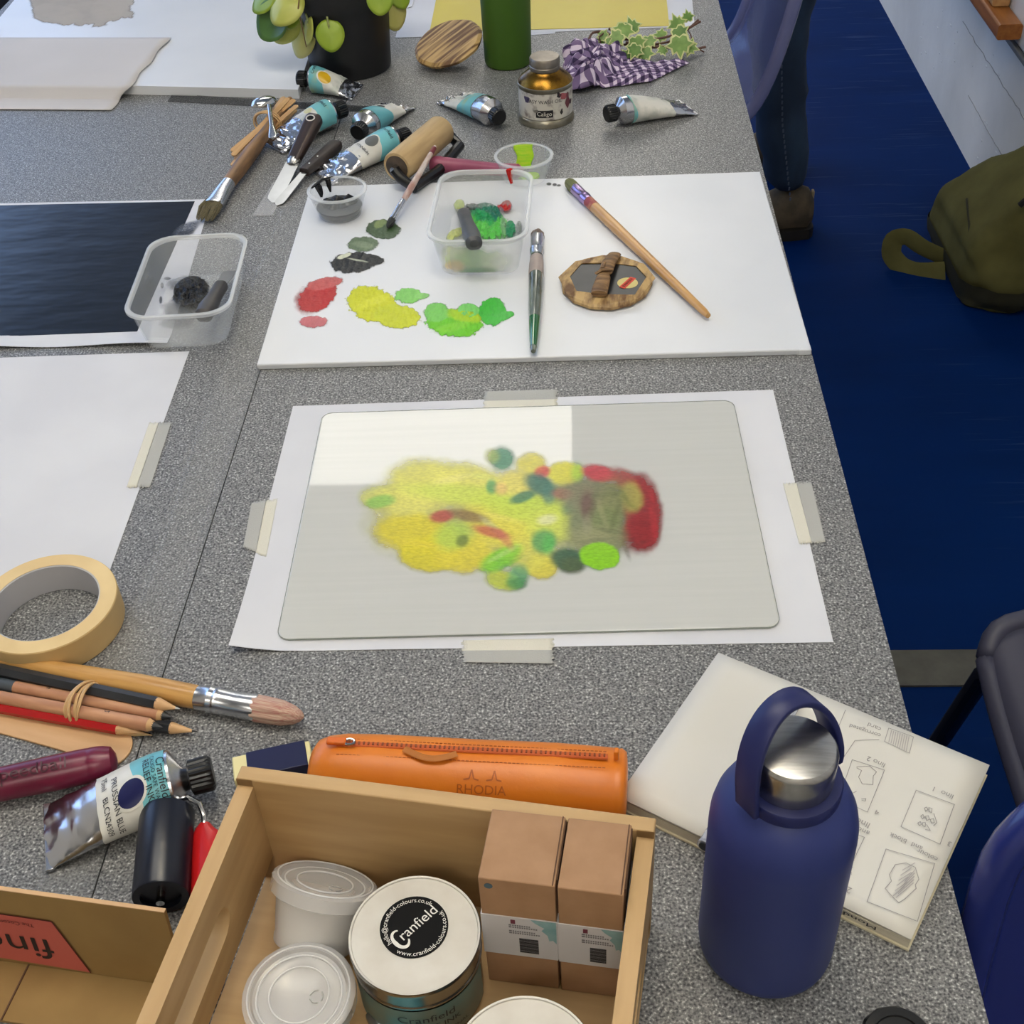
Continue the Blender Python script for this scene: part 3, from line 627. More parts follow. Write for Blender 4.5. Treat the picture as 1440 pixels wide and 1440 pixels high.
# ================================================================ brushes and sticks
m_ferr = mat('ferrule_aluminium', (205, 206, 210), rough=.25, metal=1)
m_bwood = mat('brush_wood', (205, 158, 92), rough=.35, c2=(188, 138, 74), scale=20, stretch=(1, 14, 14), coat=.3)
m_bwood2 = mat('worn_brush_wood', (150, 112, 72), rough=.5, c2=(96, 72, 50), scale=18, detail=5, stretch=(1, 8, 8))
def bristle_mat(nm, a, b, x0=0, x1=.03):
    return mat(nm, a, rough=.7, c2=b, scale=40, detail=3, stretch=(1, 30, 30), lo=.3, hi=.7)
def brush(label, tip, end, z0, bl, fl, rb, rf, rh, m_b, m_f, m_h, flat=1, tiprag=.1, bands=(), lift=0, endr=.5, tipz=None):
    p0, p1 = P(*tip, z0 + rf), P(*end, z0 + rf + lift)
    if tipz is not None: p0 = P(*tip, tipz)
    d = p1 - p0; L = d.length
    t = thing('paint_brush', label, 'brush', p0, frame3(p0, p1), 'artist brushes')
    rr = random.Random(int(tip[0]))
    nb = 36; jit = [rr.uniform(-1, 1) for _ in range(nb)]
    def wob(th, i): return 1 + .10 * jit[int(th / (2 * math.pi) * nb + .01) % nb] * (1 if i < 6 else 0)
    prof = [(rb * .12, 0), (rb * .42, bl * .07), (rb * .70, bl * .2), (rb * .95, bl * .45), (rb * 1.0, bl * .68), (rf * 1.0, bl), (rf * .9, bl + .004)]
    MB().lathe([(r_, x) for r_, x in prof], nb, 'x', Matrix.Diagonal((1, 1, flat, 1)), wob=wob).build('bristles', m_b, t, sharp=60)
    fp = [(rf * .98, bl - .001), (rf * 1.02, bl), (rf, bl + fl * .3), (rf * .98, bl + fl * .62), (rf * 1.07, bl + fl * .66), (rf * .98, bl + fl * .7), (rf * 1.06, bl + fl * .78), (rf * .97, bl + fl * .82), (rf * .97, bl + fl)]
    MB().lathe(fp, 28, 'x').build('ferrule', m_f, t)
    h0 = bl + fl; hl = L - h0
    hp = [(rf * .92, h0), (rh, h0 + hl * .12), (rh * 1.02, h0 + hl * .25), (rh * .86, h0 + hl * .55), (rh * (.86 + endr) / 2, h0 + hl * .8), (rh * endr, h0 + hl * .97), (rh * endr * .7, L)]
    MB().lathe(hp, 24, 'x').build('handle', m_h, t)
    for (k0, k1, mm, nm) in bands:
        def rad(k):
            xs = [(x - h0) / hl for r_, x in hp]; return float(np.interp(k, xs, [r_ for r_, x in hp]))
        MB().lathe([(rad(k0 + (k1 - k0) * i / 5) + .0002, h0 + hl * (k0 + (k1 - k0) * i / 5)) for i in range(6)], 24, 'x').build(nm, mm, t)
    return t
BZ = BT
brush('long tan wooden brush with green tipped bristles lying diagonally on the white board', (797, 254), (996, 444), BZ, .022, .034, .0065, .0062, .0058, bristle_mat('green_bristles', (132, 128, 92), (84, 96, 44)), mat('violet_ferrule', (176, 150, 190), rough=.25, metal=1), m_bwood, endr=.62,
      bands=[(.0, .06, mat('red_paint_smear', (150, 60, 62), rough=.5, c2=(196, 140, 96), scale=80), 'paint_smear')])
brush('short brush with a green tipped handle standing lengthways beside the plastic tub', (756, 326), (750, 494), BZ, .012, .040, .0068, .0068, .0072, bristle_mat('grey_brown_bristles', (150, 136, 124), (92, 72, 62)), m_ferr,
      mat('clear_acrylic_handle', (120, 128, 116), rough=.15, c2=(60, 68, 56), scale=30, stretch=(1, 4, 4), coat=.6), endr=.42,
      bands=[(-.0 + .02, .22, mat('dried_pink_paint', (182, 168, 162), rough=.6, c2=(160, 148, 142), scale=40), 'dried_paint'), (.68, .96, mat('green_acrylic', (22, 96, 36), rough=.12, coat=.8), 'green_tip')])
brush('thin white handled brush standing in the dark green paint dab', (545, 320), (612, 206), BZ, .014, .030, .0036, .0034, .0036, bristle_mat('dark_wet_bristles', (58, 60, 56), (24, 26, 26)), m_ferr, mat('chipped_white_handle', (206, 196, 188), rough=.5, c2=(170, 130, 118), scale=50, stretch=(1, 3, 3)), endr=.7, lift=.03, tipz=BZ + .003,
      bands=[(.86, .97, mat('maroon_smear', (110, 40, 48), rough=.4), 'paint_smear')])
brush('long thick wooden brush with pink stained bristles beside the pencils', (427, 1008), (-40, 922), .0, .034, .042, .0084, .0088, .0085, bristle_mat('pink_bristles', (206, 184, 160), (172, 110, 104)), m_ferr, m_bwood, endr=.6)
# --- bundle tied with rubber band: flat brush, coffee sticks, teaspoon
b0, b1 = P(287, 305, .008), P(408, 140, .016)
bd = (b1 - b0); bn = bd.normalized(); side = Vector((-bn.y, bn.x, 0))
t = thing('paint_brush', 'worn flat brush tied in a bundle with wooden stirrers and a teaspoon', 'brush', (b0.x, b0.y, .008), frame3(b0, b1), 'artist brushes')
L = bd.length
rr = random.Random(5)
mb = MB()
for k in range(60):
    y = -.011 + .022 * rr.random(); z = rr.uniform(-.003, .004); e = rr.uniform(-.004, .004)
    mb.tube([(.034, y * .8, z), (.016, y, z * 1.1), (0 + e, y * .9 + rr.uniform(-.001, .001), z * .4 - .003)], [.0011, .0011, .0004], 4)
mb.build('bristles', bristle_mat('olive_bristles', (122, 112, 84), (78, 72, 48)), t)
mb = MB(); mb.loft([[(x, a_ * math.cos(2 * math.pi * k / 24), b_ * math.sin(2 * math.pi * k / 24)) for k in range(24)] for x, a_, b_ in ((.026, .0118, .006), (.03, .012, .0062), (.034, .0112, .0058), (.06, .0088, .0075), (.075, .0078, .0078))]); mb.build('ferrule', m_ferr, t)
MB().lathe([(.0074, .073), (.0088, .11), (.0086, .15), (.007, .20), (.0056, L * .9), (.004, L)], 20, 'x').build('handle', m_bwood2, t)
m_stir = mat('birch_stirrer', (206, 166, 116), rough=.6, c2=(188, 146, 96), scale=16, stretch=(1, 10, 10))
def stirrer(pa, pb, za, zb, label):
    a_, b_ = P(*pa, za), P(*pb, zb); d = b_ - a_
    t = thing('wooden_stirrer', label, 'stirrer', a_, frame3(a_, b_, rr.uniform(-.3, .3)), 'wooden stirrers in the bundle')
    w_ = .0032; l = d.length
    pts = [(0 - w_ * math.sin(x), w_ * math.cos(x)) for x in np.linspace(0, math.pi, 8)] + [(l + w_ * math.sin(x), -w_ * math.cos(x)) for x in np.linspace(0, math.pi, 8)]
    MB().prism(pts, -.0008, .0008).build('blade', m_stir, t, sharp=60)
    return t
lb_ = 'pale wooden stirrer tied to the worn flat brush by the rubber band'
for a_, b_, za, zb in [((328, 211), (412, 142), .006, .022), ((329, 217), (404, 140), .012, .024), ((333, 222), (416, 150), .005, .02), ((328, 231), (398, 138), .004, .016), ((341, 222), (414, 156), .010, .012)]:
    stirrer(a_, b_, za, zb, lb_)
# teaspoon
a_, b_ = P(384, 193, .024), P(378, 143, .030)
t = thing('teaspoon', 'small steel teaspoon tied on top of the wooden stirrers', 'spoon', a_, frame3(a_, b_)); l = (b_ - a_).length
m_steel = mat('polished_steel', (200, 200, 200), rough=.14, metal=1)
mb = MB(); mb.loft([[(x, w_ * math.cos(2 * math.pi * k / 16), .0012 * math.sin(2 * math.pi * k / 16)) for k in range(16)] for x, w_ in ((-.002, .002), (0, .0052), (.01, .0048), (.03, .0026), (l - .008, .0026))]); mb.build('handle', m_steel, t)
mb = MB(); mb.lathe([(.001, .007), (.006, .0062), (.0095, .004), (.0112, .0005), (.0112, -.0002), (.009, .0032), (.005, .0052), (.001, .006)], 24, 'z', Matrix.Translation((l + .005, .006, -.003)) @ Matrix.Rotation(R_(110), 4, 'Z') @ Matrix.Diagonal((1.5, 1, 1, 1))); mb.build('bowl', m_steel, t)
# rubber band round the bundle
m_rub = mat('tan_rubber', (206, 168, 118), rough=.5)
def rubber_band(centre, axis, ry, rz, turns, label, width=.0016):
    ax = Vector(axis).normalized(); z = Vector((0, 0, 1)); y = z.cross(ax).normalized(); z = ax.cross(y)
    t = thing('rubber_band', label, 'rubber band', centre); k = 0
    for tn in range(turns):
        mb = MB(); n = 40; off = (tn - (turns - 1) / 2) * width * 1.1; ph = .0012 * math.sin(tn * 2.1)
        pts = [ax * (off + .0012 * math.sin(2 * a + tn)) + y * ((ry + ph) * math.cos(a)) + z * ((rz + ph) * math.sin(a)) for a in np.linspace(0, 2 * math.pi, n)]
        mb.tube(pts, width * .55, 6); mb.build('loop', m_rub, t)
    return t
c_ = P(376, 172, .014); rubber_band(c_, bn, .0165, .0135, 4, 'tan rubber band wound round the brush and stirrer bundle')
# --- ruler
q = [P(*p, .0005) for p in ((243, 133), (562, 153), (560, 160), (236, 143))]
tag(MB().prism([p.xy for p in q], .0003, .0016).build('ruler', mat('smoky_clear_ruler', (40, 41, 44), rough=.2, trans=.68), None, sharp=0), 'smoky transparent ruler lying flat in front of the white board', 'ruler')
ru = bpy.data.objects['ruler']; mb = MB()
A, B = P(243, 134, .002), P(555, 154, .002)
for k in range(61):
    p = A.lerp(B, k / 60); l = .006 if k % 10 == 0 else (.004 if k % 5 == 0 else .0025); mb.box(p.x, p.y - l / 2, .0017, .0004, l, .0002)
mb.build('graduations', mat('ruler_marks', (18, 18, 20), rough=.5), ru, sharp=0)['kind'] = 'stuff'

# ================================================================ palette knives
m_blade = mat('knife_blade_steel', (198, 198, 196), rough=.28, metal=1, c2=(170, 170, 168), scale=20)
m_hand = mat('dark_wood_handle', (44, 34, 32), rough=.35, c2=(66, 50, 44), scale=14, stretch=(1, 12, 12), coat=.3)
m_hand2 = mat('brown_wood_handle', (62, 52, 48), rough=.5, c2=(44, 36, 33), scale=20, stretch=(1, 12, 12))
def knife(label, tip, mid, end, bw, hw, mh, tipstyle, z=(.002, .008, .03), hole=False, bolster=True):
    p0, p1, p2 = P(*tip, z[0]), P(*mid, z[1]), P(*end, z[2])
    p0 = p1 + (p0 - p1)
    t = thing('palette_knife', label, 'palette knife', p1, frame3(p1, p2), 'palette knives')
    ml = Matrix.Translation(p1) @ frame3(p1, p2).to_matrix().to_4x4(); q = ml.inverted() @ p0
    l = (p2 - p1).length
    n = 14; mb = MB(); rings = []
    for i in range(n + 1):
        k = i / n; x = q.x * k; y = q.y * k; zz = q.z * k
        w_ = bw[0] * (1 - k) + bw[1] * k
        if tipstyle == 'round' and k > .85: w_ *= math.sqrt(max(.02, 1 - ((k - .85) / .15) ** 2))
        rings.append([(x, y - w_, zz - .0004), (x, y + w_, zz - .0004), (x, y + w_, zz + .0004), (x, y - w_, zz + .0004)])
    mb.loft(rings); mb.build('blade', m_blade, t, sharp=40)
    if bolster: MB().lathe([(.0055, -.004), (.0075, .0), (.0078, .004)], 20, 'x', Matrix.Diagonal((1, 1.1, .8, 1))).build('bolster', m_blade, t)
    sec = lambda w_, h_: [(y, zz) for y, zz in rrect(w_, h_, min(w_, h_) * .32, 4)]
    mb = MB(); mb.loft([[(l * k, y, zz) for y, zz in sec(hw * 2 * s, hw * 1.5 * s)] for k, s in ((.02, .82), (.1, .86), (.4, .95), (.75, 1.1), (.92, 1.1), (.98, .92), (1, .6))]); h = mb.build('handle', mh, t, sharp=30)
    if hole:
        mb = MB(); pts = [(l * .86 + .004 * math.cos(a), .0052 * math.sin(a), hw * .80) for a in np.linspace(0, 2 * math.pi, 24)]; mb.tube(pts, .0009, 6); mb.build('eyelet', mat('pale_eyelet', (220, 216, 210), rough=.3), h)
        mb = MB(); mb.lathe([(.0032, hw * .78), (.0032, hw * .84)], 20, 'z', Matrix.Translation((l * .86, 0, 0)) @ Matrix.Diagonal((1.1, 1.2, 1, 1))); mb.build('hanging_hole', mat('hole_black', (8, 8, 8), rough=.9), h)
    else:
        for k in (.18, .42): MB().lathe([(.0014, hw * .70), (.0014, hw * .76), (.0006, hw * .78)], 12, 'z', Matrix.Translation((l * k, 0, 0))).build('rivet', m_steel, h)
    return t
knife('broad palette knife with a black handle and hanging hole', (383, 285), (412, 228), (444, 163), (.0085, .0095), .0092, m_hand, 'round', z=(.001, .010, .040), hole=True)
knife('slim palette knife with a riveted brown wooden handle', (389, 289), (427, 243), (475, 202), (.0042, .0062), .0075, m_hand2, 'round', z=(.001, .009, .010), bolster=False)

# ================================================================ wooden roller with black frame
p0, p1 = P(567, 228, .030), P(612, 190, .030)
t = thing('wooden_roller', 'bare wooden roller on a black frame resting across an ink tube', 'roller', p0, frame3(p0, p1)); l = (p1 - p0).length
m_rw = mat('pale_roller_wood', (196, 168, 122), rough=.55, c2=(176, 148, 104), scale=14, stretch=(1, 9, 9))
MB().lathe([(.0165, -.014), (.0175, -.012), (.0175, l + .012), (.0165, l + .014), (.003, l + .014)], 40, 'x').build('roller_core', m_rw, t)
MB().lathe([(.0135, -.0146), (.0135, -.0140)], 32, 'x').build('end_face', mat('roller_end_grain', (92, 78, 64), rough=.7, c2=(60, 50, 42), scale=60), t)
m_blkpl = mat('black_ink_stained_frame', (16, 16, 17), rough=.3, bump=.4, bscale=90)
mb = MB()
mb.tube([(-.02, 0, 0), (-.021, -.008, -.008), (-.019, -.022, -.018), (l * .4, -.026, -.020), (l + .016, -.022, -.016), (l + .02, -.008, -.008), (l + .019, 0, 0)], .0062, 10)
mb.build('roller_frame', m_blkpl, t)
MB().lathe([(.004, -.023), (.004, -.014)], 12, 'x').build('axle', m_steel, t); MB().lathe([(.004, l + .014), (.004, l + .022)], 12, 'x').build('axle', m_steel, t)
# magenta handle beyond the tub
p0, p1 = P(606, 231, .011), P(735, 241, .011)
t = thing('tool_handle', 'dusty magenta plastic handle lying behind the plastic tub', 'handle', p0, frame3(p0, p1)); l = (p1 - p0).length
m_mag = mat('magenta_plastic', (164, 84, 112), rough=.4, c2=(140, 64, 92), scale=30)
MB().lathe([(.005, 0), (.009, .001), (.0098, .004), (.0098, .012), (.0092, .014), (.0086, .04), (.007, l * .7), (.008, l * .95), (.004, l)], 28, 'x').build('grip', m_mag, t)
MB().lathe([(.0045, -.0008), (.0045, .0006)], 20, 'x').build('end_hole', mat('magenta_dark', (90, 40, 60), rough=.6), t)
# ================================================================ plastic tubs and cups
m_pp = mat('frosted_polypropylene', (225, 228, 228), rough=.22, trans=.80, spec=.6)
m_pprim = mat('frosted_polypropylene_rim', (228, 231, 232), rough=.22, trans=.55, spec=.6)
def tub(label, centre, rot, z, h=.042, w=.100, d=.155, bw=.078, bd=.133):
    t = thing('plastic_tub', label, 'tub', (centre[0], centre[1], z), rot, 'clear plastic food tubs')
    def ring(k, zz, ins=0):
        return [(x, y, zz) for x, y in rrect(bw + (w - .006 - bw) * k - ins, bd + (d - .006 - bd) * k - ins, .016 + .006 * k, 6)]
    mb = MB()
    prof = [(-.12, 0.0004), (0, .002), (.5, h * .5), (.93, h * .93)]
    rings = [ring(k, zz) for k, zz in prof] + [ring(k, max(zz, .0016), .002) for k, zz in reversed(prof)]
    mb.loft(rings, True, True); mb.build('tub_body', m_pp, t, sharp=45)
    mb = MB()
    R4 = lambda e, zz: [(x, y, zz) for x, y in rrect(w + e, d + e, .024, 6)]
    mb.loft([R4(-.008, h * .9), R4(-.002, h * .9), R4(0, h * .93), R4(0, h * .985), R4(-.002, h), R4(-.006, h), R4(-.0075, h * .98), R4(-.008, h * .9)], False, False)
    mb.build('rim', m_pprim, t, sharp=45)
    return t
TL, TLz = (-.3715, 1.058), .0012
tubL = tub('clear plastic tub holding black ink and a palette knife on the black print', TL, R_(3.5), TLz)
tubR = tub('clear plastic tub holding green paint on the white board', (-.0945, 1.1705), R_(-1.5), BT + .0002, h=.044)
# paint in the tubs (seen through the walls)
def in_tub(nm, tb, z, bbox, S, lift, m=None, seed=0, rag=.18):
    return pinv(paint(nm, tb, z, bbox, .0008, S, m or pm_wet, seed=seed, lift=lift, rag=rag, ragscale=.15, cut=.05))
bl = (20, 20, 22)
in_tub('black_ink', tubL, TLz + .003, (205, 375, 325, 465), [(268, 412, 26, 20, -25, bl, 1, .15), (252, 440, 22, 16, 20, (92, 92, 90), .45, .6), (258, 398, 22, 9, -10, (60, 60, 60), .5, .5), (240, 455, 14, 7, 0, (100, 100, 98), .35, .6), (285, 430, 14, 12, 0, (70, 70, 70), .5, .5)], .003, paint_mat('black_ink_wet', rough=.15, bump=1, vary=.1, vscale=300, stretch=(1, 3, 1)))
for k, (x, y, rx, ry, rot) in enumerate([(207, 388, 3, 7, 20), (228, 402, 2, 4, 0), (226, 422, 2, 5, 0), (235, 392, 5, 2, 0)]):
    in_tub('ink_speck', tubL, TLz + .004, (x - 10, y - 10, x + 10, y + 10), [(x, y, rx, ry, rot, (50, 50, 50), .8, .5)], 0, seed=k)
ZR = BT + .003
in_tub('green_paint', tubR, ZR, (635, 280, 740, 345), [(685, 318, 30, 20, 5, (92, 196, 80), .95, .3), (686, 301, 21, 13, 15, (24, 108, 84), 1, .2), (678, 308, 18, 8, 25, (36, 150, 84), .9, .4), (663, 293, 10, 4, 0, (24, 44, 38), .9, .4), (646, 290, 7, 8, 20, (186, 206, 60), .9, .4), (640, 330, 14, 6, -30, (206, 214, 120), .8, .4), (718, 324, 7, 12, 0, (28, 132, 84), .95, .3), (730, 322, 4, 10, 0, (120, 130, 118), .7, .4), (708, 320, 4, 12, 0, (140, 160, 140), .6, .5)], .003, rag=.25)
in_tub('red_paint', tubR, ZR, (695, 280, 730, 302), [(712, 292, 8, 6.5, -10, (176, 22, 18), 1, .15), (704, 294, 5, 3, 20, (176, 22, 18), 1, .2)], .004)
# paint showing on the near wall of the green tub, and the red dab on its rim
def wall_paint(tb, blobs, h, wall_y0, wall_y1, w, m):
    nu, nv = 70, 26; vs = []; cols = []
    for j in range(nv + 1):
        for i in range(nu + 1):
            x = (i / nu - .5) * w; k = j / nv
            vs.append((x, wall_y0 + (wall_y1 - wall_y0) * k + .0016, .0024 + k * h))
            c = np.zeros(3); a = 0
            for bx, bz, rx, rz, cc, al in blobs:
                d = math.hypot((i / nu - bx) / rx, (k - bz) / rz) + .25 * noise.noise((i * .12, j * .15, bx * 9)); q = max(0, min(1, (1 - d) / .7 + .5)) * al
                na = q + a * (1 - q); c = (np.array(lin(cc)[:3]) * q + c * a * (1 - q)) / max(na, 1e-6); a = na
            cols += [*c, a]
    fs = [(j * (nu + 1) + i, j * (nu + 1) + i + 1, (j + 1) * (nu + 1) + i + 1, (j + 1) * (nu + 1) + i) for j in range(nv) for i in range(nu)]
    me = bpy.data.meshes.new('wall_paint'); me.from_pydata(vs, [], fs); at = me.color_attributes.new('Col', 'FLOAT_COLOR', 'POINT'); at.data.foreach_set('color', np.array(cols, np.float32)); me.materials.append(m)
    o = bpy.data.objects.new('wall_paint', me); COL.objects.link(o); o.parent = tb
wall_paint(tubR, [(.2, .55, .16, .5, (206, 214, 110), .6), (.45, .45, .3, .45, (150, 200, 80), .7), (.5, .06, .28, .12, (60, 150, 50), .9), (.18, .25, .12, .2, (232, 176, 90), .6), (.75, .4, .2, .4, (206, 214, 170), .4)], .034, -.133 / 2, -.149 / 2 + .001, .072, paint_mat('paint_film_on_plastic', rough=.4, bump=0, vary=.1))
m_redp = mat('red_oil_paint', (176, 20, 16), rough=.2)
mb = MB(); mb.tube([(.0235, .0775 - .002, .0446), (.024, .0745, .044), (.0245, .0725, .036), (.026, .071, .030)], [.003, .0042, .0024, .0016], 8, flat=(.4, 1)); mb.build('red_paint_drip', m_redp, tubR)
# grey knife handles leaning in the tubs
def tub_knife(label, a, b, za, zb, r, m, tip):
    p0, p1 = P(*a, za), P(*b, zb); t = thing('palette_knife', label, 'palette knife', p0, frame3(p0, p1), 'palette knives'); l = (p1 - p0).length
    mb = MB(); mb.loft([[(x, y, z_) for y, z_ in rrect(2 * w_, 2 * h_, min(w_, h_) * .9, 5)] for x, w_, h_ in ((0, r * .6, r * .5), (.004, r * .8, r * .7), (l * .35, r * .78, r * .7), (l * .75, r * 1.05, r * .9), (l - .004, r * .95, r * .8), (l, r * .5, r * .4))]); mb.build('handle', m, t)
    mb = MB(); mb.loft([[(x, -w_, -.0004), (x, w_, -.0004), (x, w_, .0004), (x, -w_, .0004)] for x, w_ in ((.001, r * .5), (-.012, r * .75), (-.030, r * .8), (-.034, r * .4))]) if tip else None
    if tip: mb.build('blade', m_blade, t, sharp=30)
    return t
tub_knife('grey handled palette knife leaning on the rim of the green paint tub', (652, 299), (667, 343), BT + .010, BT + .046, .0085, mat('grey_knife_handle', (78, 80, 84), rough=.4, c2=(58, 60, 64), scale=40), True)
tub_knife('black handled palette knife standing in the tub of black ink', (312, 400), (285, 446), .020, .030, .0085, mat('sooty_knife_handle', (52, 48, 46), rough=.5, c2=(70, 66, 62), scale=30), True)
def cup(name, label, centre, z, h, rb, rt, cat='cup', m=None, group='clear plastic sample cups', rot=None):
    t = thing(name, label, cat, (centre[0], centre[1], z), rot or 0, group)
    m = m or m_pp
    MB().lathe([(rb * .8, .0004), (rb, .0006), (rb + (rt - rb) * .9, h * .93), (rt - .0022, h * .94), (rb + (rt - rb) * .86 - .001, h * .9), (rb - .001, .0022), (.001, .0022)], 48).build('cup_body', m, t, sharp=40)
    MB().lathe([(rt - .003, h * .93), (rt, h * .94), (rt, h * .98), (rt - .001, h), (rt - .0035, h), (rt - .004, h * .96)], 48, cap0=False, cap1=False).build('rim', m_pprim, t, sharp=40)
    return t
c1 = cup('sample_cup', 'round clear cup with black ink inside on the white board corner', (-.2535, 1.2405), BT + .0002, .030, .0225, .032)
m_blk = mat('black_ink_blob', (14, 14, 15), rough=.25, bump=.6, bscale=160)
MB().lathe([(.0208, .0024), (.0235, .008), (.0246, .010), (.018, .0105), (.001, .0112)], 40, wob=lambda th, i: 1 + (.05 * math.sin(th * 5) if i > 2 else 0)).build('ink', mat('grey_ink_film', (66, 68, 72), rough=.4, c2=(40, 42, 45), scale=70, trans=.12), c1)
rr = random.Random(2)
for (x, y, s_) in ((-.012, .002, .008), (-.002, .006, .009), (.010, .004, .009), (-.006, -.006, .007), (.004, -.004, .006)):
    MB().lathe([(s_, 0), (s_ * .9, s_ * .35), (s_ * .5, s_ * .9), (.0005, s_ * 1.2)], 14, 'z', Matrix.Translation((x, y, .0095)) @ Matrix.Rotation(rr.uniform(-.4, .4), 4, 'X'), wob=lambda th, i: 1 + .25 * math.sin(3 * th + i)).build('ink_peak', m_blk, c1)
mb = MB(); mb.tube([(-.024, .014, .0285), (-.0225, .015, .024), (-.021, .014, .018), (-.0205, .0125, .014)], [.0036, .004, .0028, .0012], 8, flat=(.5, 1)); mb.tube([(-.014, .0262, .0285), (-.013, .024, .022), (-.012, .0225, .015)], [.003, .0028, .001], 8, flat=(.5, 1)); mb.tube([(-.0285, .004, .029), (-.02, .0225, .0295), (-.008, .029, .0295)], [.001, .0022, .001], 6); mb.build('ink_drips', m_blk, c1)
c2 = cup('sample_cup', 'round clear cup with lime green paint inside behind the tub', (-.056, 1.3165), .0002, .033, .0225, .033)
m_lime = mat('lime_paint', (150, 214, 16), rough=.35, c2=(186, 216, 40), scale=60, stretch=(1, 6, 6), bump=.5, bscale=200)
mb = MB()
def limefn(u, v):
    th = R_(70 + 42 * u) + .05 * math.sin(v * 9); k = .1 + .9 * v; r_ = .0225 + (.033 - .0225) * k * .9 - .0022
    return (r_ * math.cos(th), r_ * math.sin(th), .003 + .029 * k)
mb.grid(limefn, 12, 12); mb.build('lime_paint', m_lime, c2, solid=-.001)
MB().lathe([(.012, .0024), (.011, .0045), (.001, .005)], 24, 'z', Matrix.Translation((.004, .006, 0)), wob=lambda th, i: 1 + .15 * math.sin(3 * th)).build('paint_pool', m_lime, c2)

# ================================================================ bamboo barens
m_bam = mat('bamboo_sheath', (190, 158, 104), rough=.55, c2=(110, 78, 44), scale=45, detail=5, lo=.4, hi=.62, stretch=(3, 1, 1), bump=.5, bscale=120)
m_bamtie = mat('bamboo_tie', (150, 116, 74), rough=.55, c2=(100, 72, 44), scale=40, stretch=(1, 5, 5), bump=.5, bscale=120)
c = P(853, 391, BT + .008)
t = thing('baren', 'bamboo wrapped baren with a tied handle and small red sticker', 'baren', (c.x, c.y, BT + .0002), R_(-8)); t.scale = (1, 1, .68)
RB_ = .0445
mb = MB(); n = 14; ZS = .7; poly = [(RB_ * math.cos(2 * math.pi * k / n) * (1.0), RB_ * 1.12 * math.sin(2 * math.pi * k / n)) for k in range(n)]
mb.loft([[(x * .94, y * .94, 0) for x, y in poly], [(x, y, .003) for x, y in poly], [(x, y, .007) for x, y in poly], [(x * .95, y * .95, .0095) for x, y in poly]]); mb.build('disc', m_bam, t, sharp=20)
m_lac = mat('black_lacquer', (26, 27, 28), rough=.35, c2=(40, 40, 40), scale=40)
hx = [(-.036, 0), (-.028, .026), (.0, .030), (.026, .026), (.038, .006), (.030, -.028), (.0, -.030), (-.026, -.026)]
MB().prism(hx, .009, .0102).build('backing', m_lac, t, sharp=0)
fo = MB()
for i in range(len(hx)):
    a_, b_ = hx[i], hx[(i + 1) % len(hx)]
    mb = MB(); o1 = Vector((*a_, 0)); o2 = Vector((*b_, 0)); k1 = o1.normalized() * RB_ * 1.06; k2 = o2.normalized() * RB_ * 1.06
    mb.loft([[(*o1.xy, .0096), (*o2.xy, .0096), (*k2.xy, .0086), (*k1.xy, .0086)], [(*o1.xy, .0112 + .0004 * (i % 2)), (*o2.xy, .0112 + .0004 * (i % 2)), (*k2.xy, .0094), (*k1.xy, .0094)]]); mb.build('sheath_fold', m_bam, t, sharp=20)
Mh = Matrix.Rotation(R_(0), 4, 'Z')
mb = MB(); mb.loft([[(x + .007 * math.cos(a) * s_, y, z_ + .0045 * math.sin(a) * s_) for a in np.linspace(0, 2 * math.pi, 17)[:-1]] for x, y, z_, s_ in ((.003, .046, .012, .9), (.002, .036, .016, 1), (.0, .020, .020, 1), (-.001, .0, .021, 1), (-.002, -.004, .021, .75), (-.002, -.010, .0205, 1.0), (-.003, -.030, .018, 1.15), (-.003, -.036, .017, 1.1))]); mb.build('handle', m_bamtie, t, sharp=60)
mb = MB(); mb.tube([(.006, .0, .026), (-.004, -.003, .0275), (-.010, -.005, .022)], .0018, 8); mb.tube([(-.004, .0, .027), (-.003, .010, .028), (-.005, .014, .026)], [.002, .0016, .0006], 8); mb.build('knot', m_bamtie, t)
mb = MB(); mb.lathe([(.010, .0103), (.010, .0106)], 24, 'z', Matrix.Translation((.021, -.006, 0))); s1 = mb.build('sticker', mat('sticker_cream', (206, 190, 120), rough=.5), t)
mb = MB(); mb.box(0, 0, .0108, .0062, .022, .0003, Matrix.Translation((.021, -.006, 0)) @ Matrix.Rotation(R_(-24), 4, 'Z')); mb.build('sticker_band', mat('sticker_red', (206, 66, 40), rough=.5), t)
mr = Matrix.Translation((.021, -.006, .0112)) @ Matrix.Rotation(R_(66), 4, 'Z')
mb = MB()
for k in range(6): mb.box(-.0075 + k * .003, 0, 0, .0018, .0026, .0002, mr)
mb.build('sticker_print', mat('sticker_ink', (120, 26, 16), rough=.6), t, sharp=0)['kind'] = 'stuff'
# the other baren, face up and tilted
c = P(628, 68, .018)
t = thing('baren', 'bamboo covered disc tilted up behind the small ink tubes', 'baren', (c.x + .003, c.y, .0245), (R_(4), R_(-20), R_(38)))
def ribs(th, i): return 1 + .012 * math.sin(th * 9)
mb = MB(); mb.lathe([(.040, -.006), (.046, -.003), (.047, .001), (.043, .004), (.001, .005)], 36, wob=ribs); mb.build('disc', mat('bamboo_sheath_striped', (196, 162, 106), rough=.5, c2=(104, 72, 40), scale=40, detail=3, stretch=(.25, 4, 1), lo=.42, hi=.58, bump=.6, bscale=120), t)
mb = MB(); mb.loft([[(x, y + .006 * math.cos(a), z_ - .005 * math.sin(a)) for a in np.linspace(0, 2 * math.pi, 13)[:-1]] for x, y, z_ in ((-.040, 0, -.005), (-.02, 0, -.011), (.02, 0, -.011), (.040, 0, -.005))]); mb.build('handle', m_bamtie, t)

